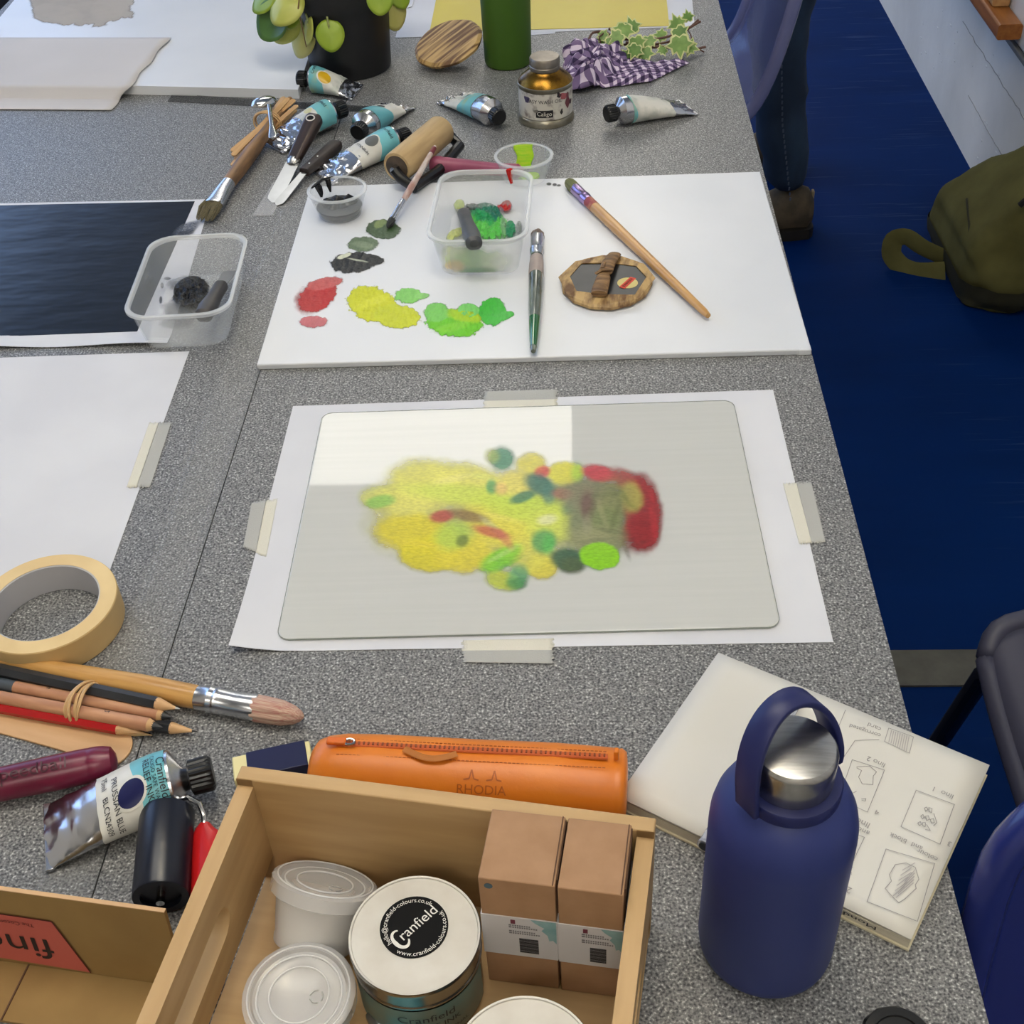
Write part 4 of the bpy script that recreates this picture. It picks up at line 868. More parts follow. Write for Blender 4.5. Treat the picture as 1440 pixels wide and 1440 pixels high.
# ================================================================ metal oil bottle, green bottle
c = P(767, 163, 0)
t = thing('oil_bottle', 'small round metal bottle of wash oil with a screw cap and stained label', 'bottle', (-.034, 1.488, 0))
m_tin = mat('old_tin', (178, 174, 160), rough=.32, metal=.85, c2=(140, 132, 112), scale=40, detail=5)
m_gold = mat('dirty_gold_lacquer', (150, 112, 40), rough=.25, metal=.9, c2=(92, 62, 20), scale=60, detail=4)
MB().lathe([(.0315, 0), (.034, .0006), (.0345, .003), (.0335, .0075), (.0322, .009), (.0322, .044), (.0335, .046), (.0335, .0475), (.032, .0485)], 48).build('can_body', m_tin, t)
MB().lathe([(.0328, .0478), (.030, .052), (.022, .0585), (.0175, .061), (.0165, .063)], 48).build('shoulder', m_gold, t)
MB().lathe([(.0178, .0615), (.0182, .0625), (.0182, .066), (.0174, .0668), (.0182, .0676), (.0182, .0745), (.017, .0765), (.001, .0768)], 48, wob=lambda th, i: 1 + (.012 * math.sin(th * 30) if 3 < i < 6 else 0)).build('screw_cap', mat('cap_pewter', (150, 142, 132), rough=.38, metal=.8, c2=(120, 112, 102), scale=40), t)
m_oldl = mat('stained_oil_label', (206, 202, 192), rough=.5, c2=(120, 108, 104), scale=90, detail=6, lo=.5, hi=.68)
mb = MB(); mb.grid(lambda u, v: (.0326 * math.cos(R_(180 + 180 * u)), .0326 * math.sin(R_(180 + 180 * u)), .0105 + .032 * v), 40, 6); mb.build('label', m_oldl, t, sharp=170, solid=.0)
def oil(x, y, zc, a0=268): th = R_(a0) + x / .0329; return (.0329 * math.cos(th), .0329 * math.sin(th), zc + y)
m_dk = mat('label_black', (22, 20, 22), rough=.5)
lettering('EASY WASH OIL', .0062, lambda x, y: oil(x, y, .033), m_dk, t)
mb = MB(); mb.grid(lambda u, v: oil((u - .5) * .021, (v - .5) * .009, .0185), 10, 3); lp = mb.build('logo_panel', m_dk, t, sharp=0)
lettering('Caligo', .0072, lambda x, y: tuple(np.array(oil(x, y, .0185)) * np.array((1.006, 1.006, 1))), mat('logo_white', (220, 216, 206), rough=.5), t)
for k, (th, zz, w_, h_, cc) in enumerate([(228, .034, .008, .010, (70, 62, 92)), (312, .037, .012, .009, (170, 92, 96)), (300, .040, .006, .006, (34, 28, 34)), (324, .030, .008, .016, (110, 56, 66)), (306, .019, .004, .006, (50, 46, 44)), (250, .022, .006, .004, (120, 116, 108)), (335, .026, .006, .008, (60, 36, 40))]):
    mb = MB(); pts = [oil(0, 0, zz, th)] + [tuple(np.array(oil(w_ / 2 * math.cos(a) * (1 + .3 * math.sin(a * 3 + k)), h_ / 2 * math.sin(a) * (1 + .3 * math.cos(a * 2 + k)), zz, th)) * np.array((1.002, 1.002, 1))) for a in np.linspace(0, 2 * math.pi, 17)[:-1]]
    mb.add(pts, [(0, 1 + i, 1 + (i + 1) % 16) for i in range(16)]); mb.build('stain', mat('stain_%d' % k, cc, rough=.6), t, sharp=0)
t = thing('green_bottle', 'tall matte dark green drinking bottle behind the metal oil bottle', 'bottle', (-.0865, 1.668, 0))
m_grn = mat('matte_green', (62, 98, 18), rough=.5)
MB().lathe([(.027, 0), (.0300, .0015), (.0312, .005), (.0328, .10), (.0335, .17), (.032, .19), (.022, .205), (.019, .21), (.019, .215)], 64).build('bottle_body', m_grn, t)
MB().lathe([(.021, .2155), (.022, .217), (.022, .245), (.020, .248), (.001, .248)], 48).build('cap', mat('bottle_cap_black', (22, 24, 20), rough=.4), t)

# ================================================================ potted plant
t = thing('potted_plant', 'black plastic pot with round leaved trailing green plant', 'plant', (-.2985, 1.673, 0))
m_pot = mat('black_pot_plastic', (17, 18, 20), rough=.45, c2=(26, 26, 28), scale=20)
MB().lathe([(.048, 0), (.0535, .001), (.0545, .004), (.0595, .088), (.0625, .0885), (.0632, .10), (.063, .112), (.0605, .1125), (.0598, .10), (.057, .098), (.052, .02), (.001, .018)], 64, cap1=True).build('pot', m_pot, t)
MB().lathe([(.0585, .09), (.058, .101), (.03, .103), (.001, .104)], 40, wob=lambda th, i: 1 + .01 * math.sin(9 * th)).build('soil', mat('dark_soil', (40, 30, 24), rough=.95, c2=(20, 15, 12), scale=200, bump=1, bscale=300), t)
m_leafs = [mat('pilea_leaf_%d' % i, a_, rough=.38, c2=b_, scale=25, detail=3, sss=.1) for i, (a_, b_) in enumerate([((128, 156, 34), (150, 172, 52)), ((164, 172, 70), (186, 188, 96)), ((182, 178, 96), (196, 190, 120)), ((64, 100, 40), (84, 122, 50))])]
m_pet = mat('petiole', (150, 156, 96), rough=.5)
def leaf_mesh(r, cup=.12, tipy=1.15):
    mb = MB(); n, rings = 28, 5; pts = [(0, 0, 0)]
    for i in range(1, rings + 1):
        for k in range(n):
            a = 2 * math.pi * k / n; q = i / rings
            x = r * q * math.cos(a); y = r * q * math.sin(a) * (tipy if math.sin(a) < 0 else 1.0)
            x *= 1 - .18 * max(0, -math.sin(a)) ** 2
            pts.append((x, y, -cup * r * q * q + .03 * r * math.sin(3 * a) * q))
    fs = [(0, 1 + k, 1 + (k + 1) % n) for k in range(n)]
    for i in range(rings - 1):
        for k in range(n): fs.append((1 + i * n + k, 1 + (i + 1) * n + k, 1 + (i + 1) * n + (k + 1) % n, 1 + i * n + (k + 1) % n))
    mb.add(pts, fs); return mb
def pilea(pos, nrm, up, r, mi, stem_from, tip=1.18, cup=.12):
    """leaf facing nrm with its tip pointing along -up, and its stalk"""
    nrm = Vector(nrm).normalized(); up = Vector(up); up = (up - nrm * up.dot(nrm)).normalized(); x = up.cross(nrm)
    M = Matrix((x, up, nrm)).transposed().to_4x4(); M.translation = Vector(pos)
    mb = leaf_mesh(r, cup, tip); mb.v = [tuple(M @ Vector(v)) for v in mb.v]
    o = mb.build('leaf', m_leafs[mi], t, sharp=170, solid=.0006)
    a = Vector(stem_from); e = Vector(pos) + up * r * .35 - nrm * .001; mid = (a + e) / 2 + Vector((0, 0, .022)) + (e - a).cross(Vector((0, 0, 1))) * .05
    pts = [a * (1 - k) ** 2 + mid * 2 * k * (1 - k) + e * k * k for k in np.linspace(0, 1, 9)]
    MB().tube(pts, [.0014] * 8 + [.001], 6).build('leaf_stalk', m_pet, t)
    MB().lathe([(.0016, 0), (.001, .001), (.0001, .0013)], 10, 'z', M @ Matrix.Translation((0, r * .55, .0))).build('leaf_eye', m_pet, o)
camd = Vector((.25, -1, .6))
cz = lambda px, py, Y: None
def at(px, py, y):
    """photo pixel -> plant-local point on the vertical plane y (local)"""
    d = CF * FPX + CR * (px - 720) - CU * (py - 720); k = (1.673 + y) / d[1]; p = CPOS + d * k
    return Vector((p[0] + .2985, y, p[2]))
pilea(at(464, 48, -.068), (.1, -1, .45), (-.05, 0, 1), .0185, 0, (-.015, -.045, .103))
pilea(at(534, -2, -.072), (.1, -1, .5), (.1, 0, 1), .017, 0, (.03, -.04, .103))
pilea(at(401, 6, -.058), (-.25, -.7, .9), (.4, .2, .8), .024, 1, (-.045, -.02, .103), cup=.3)
pilea(at(386, 28, -.045), (-.4, -.8, .35), (.6, 0, .8), .025, 3, (-.05, -.01, .103), cup=-.2)
pilea(at(398, 34, -.040), (-.2, -1, .2), (.5, 0, .9), .023, 1, (-.05, 0, .103))
pilea(at(424, 50, -.035), (-.6, -.8, .3), (.3, 0, 1), .023, 2, (-.05, -.005, .103), tip=1.3)
pilea(at(432, 40, -.05), (-.9, -.5, .3), (.1, 0, 1), .016, 1, (-.05, -.015, .103), tip=1.3)
pilea(at(409, 24, -.05), (-.5, -.8, .5), (.2, 0, 1), .013, 0, (-.05, -.01, .103))
pilea(at(372, -6, -.03), (-.6, -.6, .8), (.5, 0, .8), .022, 0, (-.05, 0, .103))
pilea(at(553, 14, .01), (.5, -1, .3), (0, 0, 1), .019, 2, (.05, .0, .103), tip=1.4)
pilea(at(562, -8, .02), (.6, -.8, .6), (0, 0, 1), .016, 0, (.05, .01, .103))
rr = random.Random(11)
for k in range(16):
    an = rr.uniform(0, 2 * math.pi); r_ = rr.uniform(.01, .075); p = Vector((r_ * math.cos(an), r_ * math.sin(an) + .015, rr.uniform(.15, .21)))
    pilea(p, (math.cos(an) * .6, math.sin(an) * .6 - .3, 1), (-math.cos(an), -math.sin(an), .6), rr.uniform(.016, .026), rr.choice((0, 0, 1)), (r_ * .4 * math.cos(an), r_ * .4 * math.sin(an), .103))
for k, (x, y, px_) in enumerate([(-.028, -.047, 430), (-.05, -.02, 420)]):
    MB().tube([(x, y, .103), (x - .012, y - .012, .125), (x - .018, y - .016, .10), (x - .016, y - .012, .05)], [.0012, .0012, .001, .0006], 6).build('bare_stem', mat('dry_stem', (126, 96, 60), rough=.7), t)

# ================================================================ gingham cloth
def gingham():
    M = bpy.data.materials.new('gingham'); M.use_nodes = True; nt = M.node_tree; b = nt.nodes['Principled BSDF']; b.inputs['Roughness'].default_value = .85
    uv = node(nt, 'ShaderNodeUVMap'); sp = node(nt, 'ShaderNodeSeparateXYZ'); nt.links.new(uv.outputs[0], sp.inputs[0]); hs = []
    for i in (0, 1):
        m1 = node(nt, 'ShaderNodeMath', operation='MULTIPLY'); m1.inputs[1].default_value = 1 / .0145; nt.links.new(sp.outputs[i], m1.inputs[0])
        fr = node(nt, 'ShaderNodeMath', operation='FRACT'); nt.links.new(m1.outputs[0], fr.inputs[0])
        g = node(nt, 'ShaderNodeMath', operation='GREATER_THAN'); g.inputs[1].default_value = .5; nt.links.new(fr.outputs[0], g.inputs[0]); hs.append(g)
    ad = node(nt, 'ShaderNodeMath', operation='ADD'); nt.links.new(hs[0].outputs[0], ad.inputs[0]); nt.links.new(hs[1].outputs[0], ad.inputs[1])
    hf = node(nt, 'ShaderNodeMath', operation='MULTIPLY'); hf.inputs[1].default_value = .5; nt.links.new(ad.outputs[0], hf.inputs[0])
    r = node(nt, 'ShaderNodeValToRGB'); r.color_ramp.interpolation = 'CONSTANT'; e = r.color_ramp.elements
    e[0].position = 0; e[0].color = lin((222, 208, 226)); e[1].position = .25; e[1].color = lin((122, 102, 140)); x = e.new(.75); x.color = lin((54, 40, 76))
    nt.links.new(hf.outputs[0], r.inputs[0]); nt.links.new(r.outputs[0], b.inputs['Base Color'])
    return M
nu, nv = 120, 80; us = []; vs = []
cl = [P(*q) for q in ((798, 86), (970, 90), (914, 117), (786, 134))]   # far-left, far-right, near-right, near-left of the heap's footprint
FLc, FRc, NRc, NLc = cl
for j in range(nv + 1):
    for i in range(nu + 1):
        u, v = i / nu, j / nv
        # flat apron on the right, bunched folds on the left
        k = max(0, min(1, (u - .36) / .22)); k = k * k * (3 - 2 * k)
        pr = FLc.lerp(FRc, u).lerp(NLc.lerp(NRc, u), 1 - v)
        x, y = pr.x, pr.y
        n1 = noise.noise((u * 9, v * 7, 1.3)); n2 = noise.noise((u * 15, v * 11, 4.1)); n3 = noise.noise((u * 7 + 9, v * 6, 2.2))
        h = (1 - k) * (.010 + .022 * max(0, 1 - ((u - .22) / .28) ** 2) * (.5 + .9 * abs(n1)) + .007 * n2 + .012 * abs(n3)) + k * (.0022 + .0055 * abs(math.sin(u * 9 + v * 3)) * (.4 + n1 * .5 + .4) + .0025 * n2 + .004 * max(0, 1 - abs(v - .1) / .12))
        edge = min(u / .06, v / .08, (1 - v) / .05, (1 - u) / .05, 1)
        x += (1 - k) * (.014 * n3 + .008 * n2); y += (1 - k) * (.016 * n1 + .008 * n2)
        h = max(.0008, h * (.25 + .75 * max(0, edge)))
        vs.append((x - FLc.x, y - FLc.y, h))
        us.append((u * .17 + (1 - k) * .03 * n1 + v * .07, v * .13 - u * .075 + (1 - k) * .03 * n3))
fs = [(j * (nu + 1) + i, j * (nu + 1) + i + 1, (j + 1) * (nu + 1) + i + 1, (j + 1) * (nu + 1) + i) for j in range(nv) for i in range(nu)]
me = bpy.data.meshes.new('gingham_cloth'); me.from_pydata(vs, [], fs); me.update(); uvl = me.uv_layers.new(name='UVMap')
for lp_ in me.loops: uvl.data[lp_.index].uv = us[lp_.vertex_index]
me.materials.append(gingham()); me.shade_smooth(); o = bpy.data.objects.new('gingham_cloth', me); COL.objects.link(o); o.location = (FLc.x, FLc.y, .0004)
md = o.modifiers.new('solid', 'SOLIDIFY'); md.thickness = .0007; md.offset = 1
tag(o, 'crumpled purple and white gingham cloth beside the metal oil bottle', 'cloth')

# ================================================================ ivy sprig
o0 = P(890, 64)
t = thing('ivy_sprig', 'cut sprig of variegated ivy with reddish stems behind the gingham cloth', 'ivy', (o0.x, o0.y, 0))
m_stem = mat('ivy_stem', (92, 58, 44), rough=.6); m_iv = [mat('ivy_green_%d' % i, c_, rough=.45, c2=d_, scale=90) for i, (c_, d_) in enumerate([((98, 136, 56), (126, 160, 78)), ((76, 118, 44), (104, 142, 62))])]
m_cream = mat('ivy_cream_margin', (206, 208, 150), rough=.5, c2=(190, 198, 130), scale=60)
def L_(px, py, z): p = P(px, py, z); return (p.x - o0.x, p.y - o0.y, p.z)
for pts, r_ in [([(828, 75, .012), (826, 60, .03), (832, 46, .034), (848, 44, .03), (868, 54, .022), (900, 58, .02), (940, 52, .022), (968, 40, .025), (985, 30, .03)], .0016), ([(838, 58, .01), (852, 68, .012), (880, 62, .014), (920, 62, .012), (950, 70, .01), (975, 70, .006), (992, 66, .006)], .0016), ([(856, 40, .03), (870, 50, .02), (900, 64, .016), (940, 60, .014), (962, 46, .02), (982, 28, .03)], .0014),
                ([(845, 62, .02), (842, 52, .03), (852, 44, .03), (862, 52, .024)], .001), ([(965, 38, .02), (972, 50, .02), (973, 62, .01)], .0009), ([(965, 70, .008), (980, 68, .012), (990, 73, .006)], .001), ([(880, 60, .02), (910, 66, .016), (935, 66, .016)], .0022)]:
    P_ = [Vector(L_(*p)) for p in pts]; fine = []
    for a, b in zip(P_[:-1], P_[1:]):
        for k in range(4): fine.append(a.lerp(b, k / 4))
    fine.append(P_[-1]); sm = [fine[0]] + [(fine[i - 1] + fine[i] * 2 + fine[i + 1]) / 4 for i in range(1, len(fine) - 1)] + [fine[-1]]
    MB().tube(sm, r_, 6).build('stem', m_stem, t)
ivo = [(0, -.45), (.25, -.62), (.55, -.5), (.62, -.15), (1.0, .02), (.58, .25), (.5, .62), (.25, .5), (0, 1.05), (-.25, .5), (-.5, .62), (-.58, .25), (-1.0, .02), (-.62, -.15), (-.55, -.5), (-.25, -.62)]
def ivy_leaf(px, py, z, s, ang, tilt, mi):
    mb = MB(); n = len(ivo)
    inner = [(x * .80, y * .80) for x, y in ivo]
    v = [(0, -.1, .04)] + [(x, y, .02) for x, y in inner] + [(x, y, -.05 * (x * x + y * y)) for x, y in ivo]
    mb.cur = 0; mb.add(v, [(0, 1 + k, 1 + (k + 1) % n) for k in range(n)])
    o_ = len(mb.f)
    for k in range(n):
        mb.f.append([1 + k, 1 + n + k, 1 + n + (k + 1) % n, 1 + (k + 1) % n]); mb.mi.append(1)
    M = Matrix.Translation(L_(px, py, z)) @ Matrix.Rotation(.35 + tilt * .75, 4, 'X') @ Matrix.Rotation(ang, 4, 'Z') @ Matrix.Rotation(tilt * .5 - .3, 4, 'Y') @ Matrix.Scale(s, 4)
    mb.v = [tuple(M @ Vector(q)) for q in mb.v]
    mb.build('leaf', [m_iv[mi], m_cream], t, sharp=0, solid=.0004)
for q in [(877, 42, .036, .018, 2.9, .5, 0), (888, 38, .036, .016, .3, .8, 1), (868, 52, .03, .015, 2.2, .9, 0), (860, 58, .025, .013, 3.6, .6, 1), (848, 50, .028, .011, 1, .6, 0), (895, 60, .026, .016, 3.4, .9, 0), (893, 70, .02, .014, 2.7, 1.0, 1), (912, 58, .024, .014, 3.3, .7, 0), (906, 74, .014, .016, 3.0, .8, 1), (932, 70, .014, .010, 2, .4, 0),
          (952, 34, .03, .016, .4, .9, 0), (955, 46, .026, .016, 3.7, .8, 1), (956, 62, .024, .021, 3.2, .9, 0), (970, 66, .018, .014, 4.4, .7, 0), (967, 24, .036, .011, .2, 1.0, 1), (885, 78, .01, .014, 2.4, .4, 1), (845, 62, .018, .012, 2.1, .3, 0), (930, 50, .018, .013, 1.4, .2, 0)]: ivy_leaf(*q)
# ================================================================ masking tape roll, pencils, stick, burgundy handle
t = thing('masking_tape_roll', 'thick roll of cream masking tape lying on the table joint', 'tape roll', (-.3815, .631, .0003), .4)
m_mt = mat('masking_tape_side', (214, 184, 130), rough=.6, c2=(200, 168, 114), scale=12, detail=5)
m_mt2 = mat('masking_tape_face', (226, 200, 148), rough=.65, c2=(216, 188, 136), scale=30, detail=2)
ro, ri, hh = .0505, .0375, .024
MB().lathe([(ri + .001, 0), (ro - .0006, 0), (ro, .0008), (ro, hh - .0008), (ro - .0006, hh)], 96, cap0=False, cap1=False).build('tape_side', m_mt, t)
mb = MB()
rg = [ri + .0010 + (ro - .0016 - ri) * k / 12 for k in range(13)]
mb.lathe([(r_, hh - .0002 * (k % 2)) for k, r_ in enumerate(rg)], 96, cap0=False, cap1=False); mb.build('tape_layers', m_mt2, t, sharp=60)
MB().lathe([(ri, hh - .0006), (ri + .0012, hh - .0004), (ri + .0012, .0), (ri, .0), (ri - .0001, .001), (ri, hh - .0006)], 96, cap0=False, cap1=False).build('cardboard_core', mat('grey_core', (186, 184, 186), rough=.7), t)
# --- pencils in a rubber band
m_lead = mat('graphite', (44, 44, 46), rough=.4)
m_rawwood = mat('sharpened_wood', (216, 176, 128), rough=.6, c2=(200, 156, 108), scale=30, stretch=(1, 8, 8))
def pencil(label, tip, end, z, r, m, hexa=True, cone=.016, lead=.3, leadm=None, tail=None, sp=None):
    p0, p1 = P(*tip, z), P(*end, z)
    t = thing('pencil', label, 'pencil', p0, frame3(p0, p1, R_(18)), 'pencils held by the rubber band'); l = (p1 - p0).length; n = 6 if hexa else 24
    MB().lathe([(r, cone), (r, l - .001), (r * .9, l)], n, 'x').build('pencil_body', m, t, sharp=20)
    MB().lathe([(r * .99, cone + .0008), (r * .96, cone), (r * lead, cone * lead), (r * lead * .9, cone * lead * .9)], 20, 'x').build('sharpened_cone', m_rawwood if leadm is None or hexa else m, t)
    MB().lathe([(r * .06, 0), (r * lead, cone * lead), (r * lead * .9, cone * lead + .001)], 14, 'x').build('lead', leadm or m_lead, t)
    if tail: MB().lathe([(r * 1.02, l * tail), (r * 1.02, l)], n if hexa else 24, 'x').build('painted_end', mat('pencil_grey_end', (72, 78, 84), rough=.4), t)
    if sp:
        for s_, dx in sp: lettering(s_, .005, lambda x, y, dx=dx: (dx - x * 0 + y, x, math.sqrt(max(1e-9, r * r - x * x)) + .0002), m_ink, t)
    return t
m_pblk = mat('pencil_black_lacquer', (34, 35, 38), rough=.3, c2=(52, 54, 58), scale=30); m_ptan = mat('pencil_tan', (198, 148, 112), rough=.5, c2=(176, 124, 92), scale=30, stretch=(1, 6, 6)); m_pred = mat('pencil_red_lacquer', (176, 22, 26), rough=.25)
pencil('black lacquered pencil with a pale sharpened tip next to the thick brush', (253, 997), (-60, 930), .013, .0048, m_pblk, True, .016, .2, leadm=mat('silver_lead', (190, 190, 186), rough=.4))
pencil('tan charcoal pencil with a grey painted end and blunt dark point', (243, 1009), (-60, 951), .0085, .0046, m_ptan, False, .010, .75, tail=.72, sp=[('4', .092)])
pencil('plain tan charcoal pencil with a dark blunt point below the grey ended one', (229, 1023), (-60, 970), .0105, .0046, m_ptan, False, .010, .7, sp=[('2', .04)])
pencil('red lacquered pencil with black stripes and a pale wooden tip', (203, 1031), (-60, 984), .006, .0042, m_pred, True, .018, .15, leadm=m_rawwood)
pencil('short stub pencil with an orange wood tip and long lead', (278, 1029), (-20, 985), .0045, .0042, m_pblk, True, .018, .22)
pencil('pale wooden pencil tip beneath the red pencil', (214, 1034), (-20, 996), .0028, .0026, mat('pencil_pale', (206, 176, 126), rough=.5), False, .012, .2, leadm=m_rawwood)
pa, pb = P(118, 988, .0085), P(40, 970, .0085)
rubber_band(pa, pa - pb, .0148, .0115, 4, 'cream rubber band wound round the pencils', .0022)
# --- flat wooden stick
p0, p1 = P(148, 1052, .001), P(-60, 1000, .001)
t = thing('wooden_paddle', 'flat pale wooden spatula with a round end beside the pencils', 'spatula', (p0.x, p0.y, .0003), math.atan2((p1 - p0).y, (p1 - p0).x)); l = (p1 - p0).length
pts = [(.018 * math.cos(a), .0175 * math.sin(a)) for a in np.linspace(R_(-140), R_(140), 26) if True]
pts = [(-x, y) for x, y in pts]
neck = [(.022, .0105), (.030, .0098), (l * .6, .0088), (l, .0092), (l, -.0092), (l * .6, -.0088), (.030, -.0098), (.022, -.0105)]
MB().prism(neck + pts, 0, .0018).build('spatula_blade', mat('pale_birch', (212, 172, 128), rough=.55, c2=(200, 158, 112), scale=10, stretch=(1, 8, 1)), t, sharp=50, bevel=.0004)
# --- burgundy handle
p0, p1 = P(165, 1068, .0113), P(-70, 1118, .0113)
t = thing('cutter_handle', 'burgundy plastic tool handle with rounded end and raised lettering', 'handle', p0, frame3(p0, p1)); l = (p1 - p0).length
m_bur = mat('burgundy_plastic', (112, 26, 56), rough=.32, c2=(98, 22, 48), scale=30)
MB().lathe([(.0005, 0), (.005, .0008), (.009, .003), (.0105, .008), (.0110, .012), (.0111, .016), (.0109, .0165), (.0112, .018), (.0114, .04), (.0108, l * .7), (.0098, l)], 40, 'x').build('grip', m_bur, t)
lettering('Speedball', .0125, lambda x, y: (.055 - (-x) * 1.0 if False else .052 - x, -y * .9 + .003, math.sqrt(max(1e-6, .0114 ** 2 - (y * .9 - .003) ** 2)) + .0006), mat('burgundy_emboss', (62, 8, 28), rough=.4), t)

# ================================================================ brayer
p0, p1 = P(235, 1148, .0165), P(226, 1262, .0165)
t = thing('brayer', 'blue black rubber brayer roller with a red handle beside the wooden crate', 'roller', (p0.x, p0.y, .0165), frame3(p0, p1)); l = (p1 - p0).length
rb = .0163
MB().lathe([(rb * .7, -.003), (rb, -.0015), (rb, l - .001), (rb * .97, l), (rb * .72, l), (rb * .70, l - .003), (.001, l - .003)], 56, 'x').build('rubber_roller', mat('blue_black_rubber', (20, 24, 38), rough=.3), t)
MB().lathe([(.0025, -.012), (.0025, l + .004)], 14, 'x').build('axle', m_steel, t)
mb = MB(); mb.tube([(-.006, 0, .0), (-.0065, .006, .006), (-.005, .014, .009), (-.001, .0205, .007), (.004, .0225, .002), (.010, .0225, -.002), (.02, .0225, -.003)], .0017, 10); mb.build('wire_frame', m_steel, t)
mb = MB(); mb.loft([[(x, .0215 + yo + w_ * math.cos(a), zc + h_ * math.sin(a)) for a in np.linspace(0, 2 * math.pi, 21)[:-1]] for x, yo, w_, h_, zc in ((.008, .001, .0035, .0035, -.003), (.011, .001, .006, .005, -.004), (.016, .0025, .010, .008, -.006), (.03, .0035, .0105, .0095, -.0065), (.07, .003, .009, .009, -.007), (.11, .003, .010, .009, -.007), (.118, .003, .006, .006, -.007))]); mb.build('handle', mat('red_plastic', (190, 26, 28), rough=.3, c2=(206, 90, 86), scale=50, lo=.6, hi=.9), t)

# ================================================================ wooden crate and contents
CRO = Vector((-.1855, .4265, 0)); CRA = R_(-8.8)
crate = thing('wooden_crate', 'pale wooden crate with a hand slot holding tins, cups and boxes', 'crate', CRO, CRA)
CW, CD, CH, CT = .2255, .215, .100, .009
m_pine = mat('plywood_pale', (194, 160, 112), rough=.55, c2=(178, 144, 96), scale=9, detail=4, stretch=(1, 8, 8))
m_pine2 = mat('plywood_pale_cross', (194, 160, 112), rough=.55, c2=(178, 144, 96), scale=9, detail=4, stretch=(8, 1, 8))
def wall_panel(nm, x0, x1, y0, y1, m): return MB().box((x0 + x1) / 2, (y0 + y1) / 2, CH / 2, x1 - x0, y1 - y0, CH).build(nm, m, crate, bevel=.0008)
wall_panel('back_panel', 0, CW, -CT, 0, m_pine); wall_panel('front_panel', 0, CW, -CD, -CD + CT, m_pine)
def slot_panel(x0, x1, nm):
    """end panel with a rounded hand slot cut through it"""
    ya, yb = -CD + CT, -CT; ym = (ya + yb) / 2; sz0, sz1, sl = .052, .073, .043; n = 10; r_ = (sz1 - sz0) / 2; zc = (sz0 + sz1) / 2
    slot = [(ym + sl - r_ + r_ * math.cos(a), zc + r_ * math.sin(a)) for a in np.linspace(-math.pi / 2, math.pi / 2, n)] + [(ym - sl + r_ + r_ * math.cos(a), zc + r_ * math.sin(a)) for a in np.linspace(math.pi / 2, 3 * math.pi / 2, n)]
    outer = []
    for y, z in slot:
        dy, dz = y - ym, z - zc; k = min((yb - ym) / abs(dy) if abs(dy) > 1e-9 else 1e9, ((CH - zc) if dz > 0 else zc) / abs(dz) if abs(dz) > 1e-9 else 1e9)
        outer.append((ym + dy * k, zc + dz * k))
    # snap the rim through the four corners
    N = len(slot); mb = MB(); vs = []
    for x in (x0, x1): vs += [(x, y, z) for y, z in slot]
    for x in (x0, x1): vs += [(x, y, z) for y, z in outer]
    fs = []
    for i in range(N):
        j = (i + 1) % N
        fs.append((i, j, N + j, N + i))
        fs.append((i, 2 * N + i, 2 * N + j, j)); fs.append((N + i, N + j, 3 * N + j, 3 * N + i)); fs.append((2 * N + i, 3 * N + i, 3 * N + j, 2 * N + j))
    mb.add(vs, fs)
    for (cy, cz) in ((yb, CH), (ya, CH), (yb, 0), (ya, 0)):     # corner fillers
        i = max(range(N), key=lambda q: (1 if abs(outer[q][0] - cy) < 1e-6 else 0) * 10 - abs(outer[q][1] - cz))
        j = max(range(N), key=lambda q: (1 if abs(outer[q][1] - cz) < 1e-6 else 0) * 10 - abs(outer[q][0] - cy))
        a_, b_ = outer[i], outer[j]
        mb.add([(x, *p) for x in (x0, x1) for p in (a_, (cy, cz), b_)], [(0, 1, 2), (3, 5, 4), (0, 3, 4, 1), (1, 4, 5, 2)])
    return mb.build(nm, m_pine2, crate, sharp=30)
slot_panel(0, CT, 'end_panel'); slot_panel(CW - CT, CW, 'end_panel')
MB().box(CW / 2, -CD / 2, .004, CW - .001, CD - .001, .006).build('base_panel', m_pine, crate, sharp=0)
CM = Matrix.Translation(CRO) @ Matrix.Rotation(CRA, 4, 'Z'); CF0 = .0072
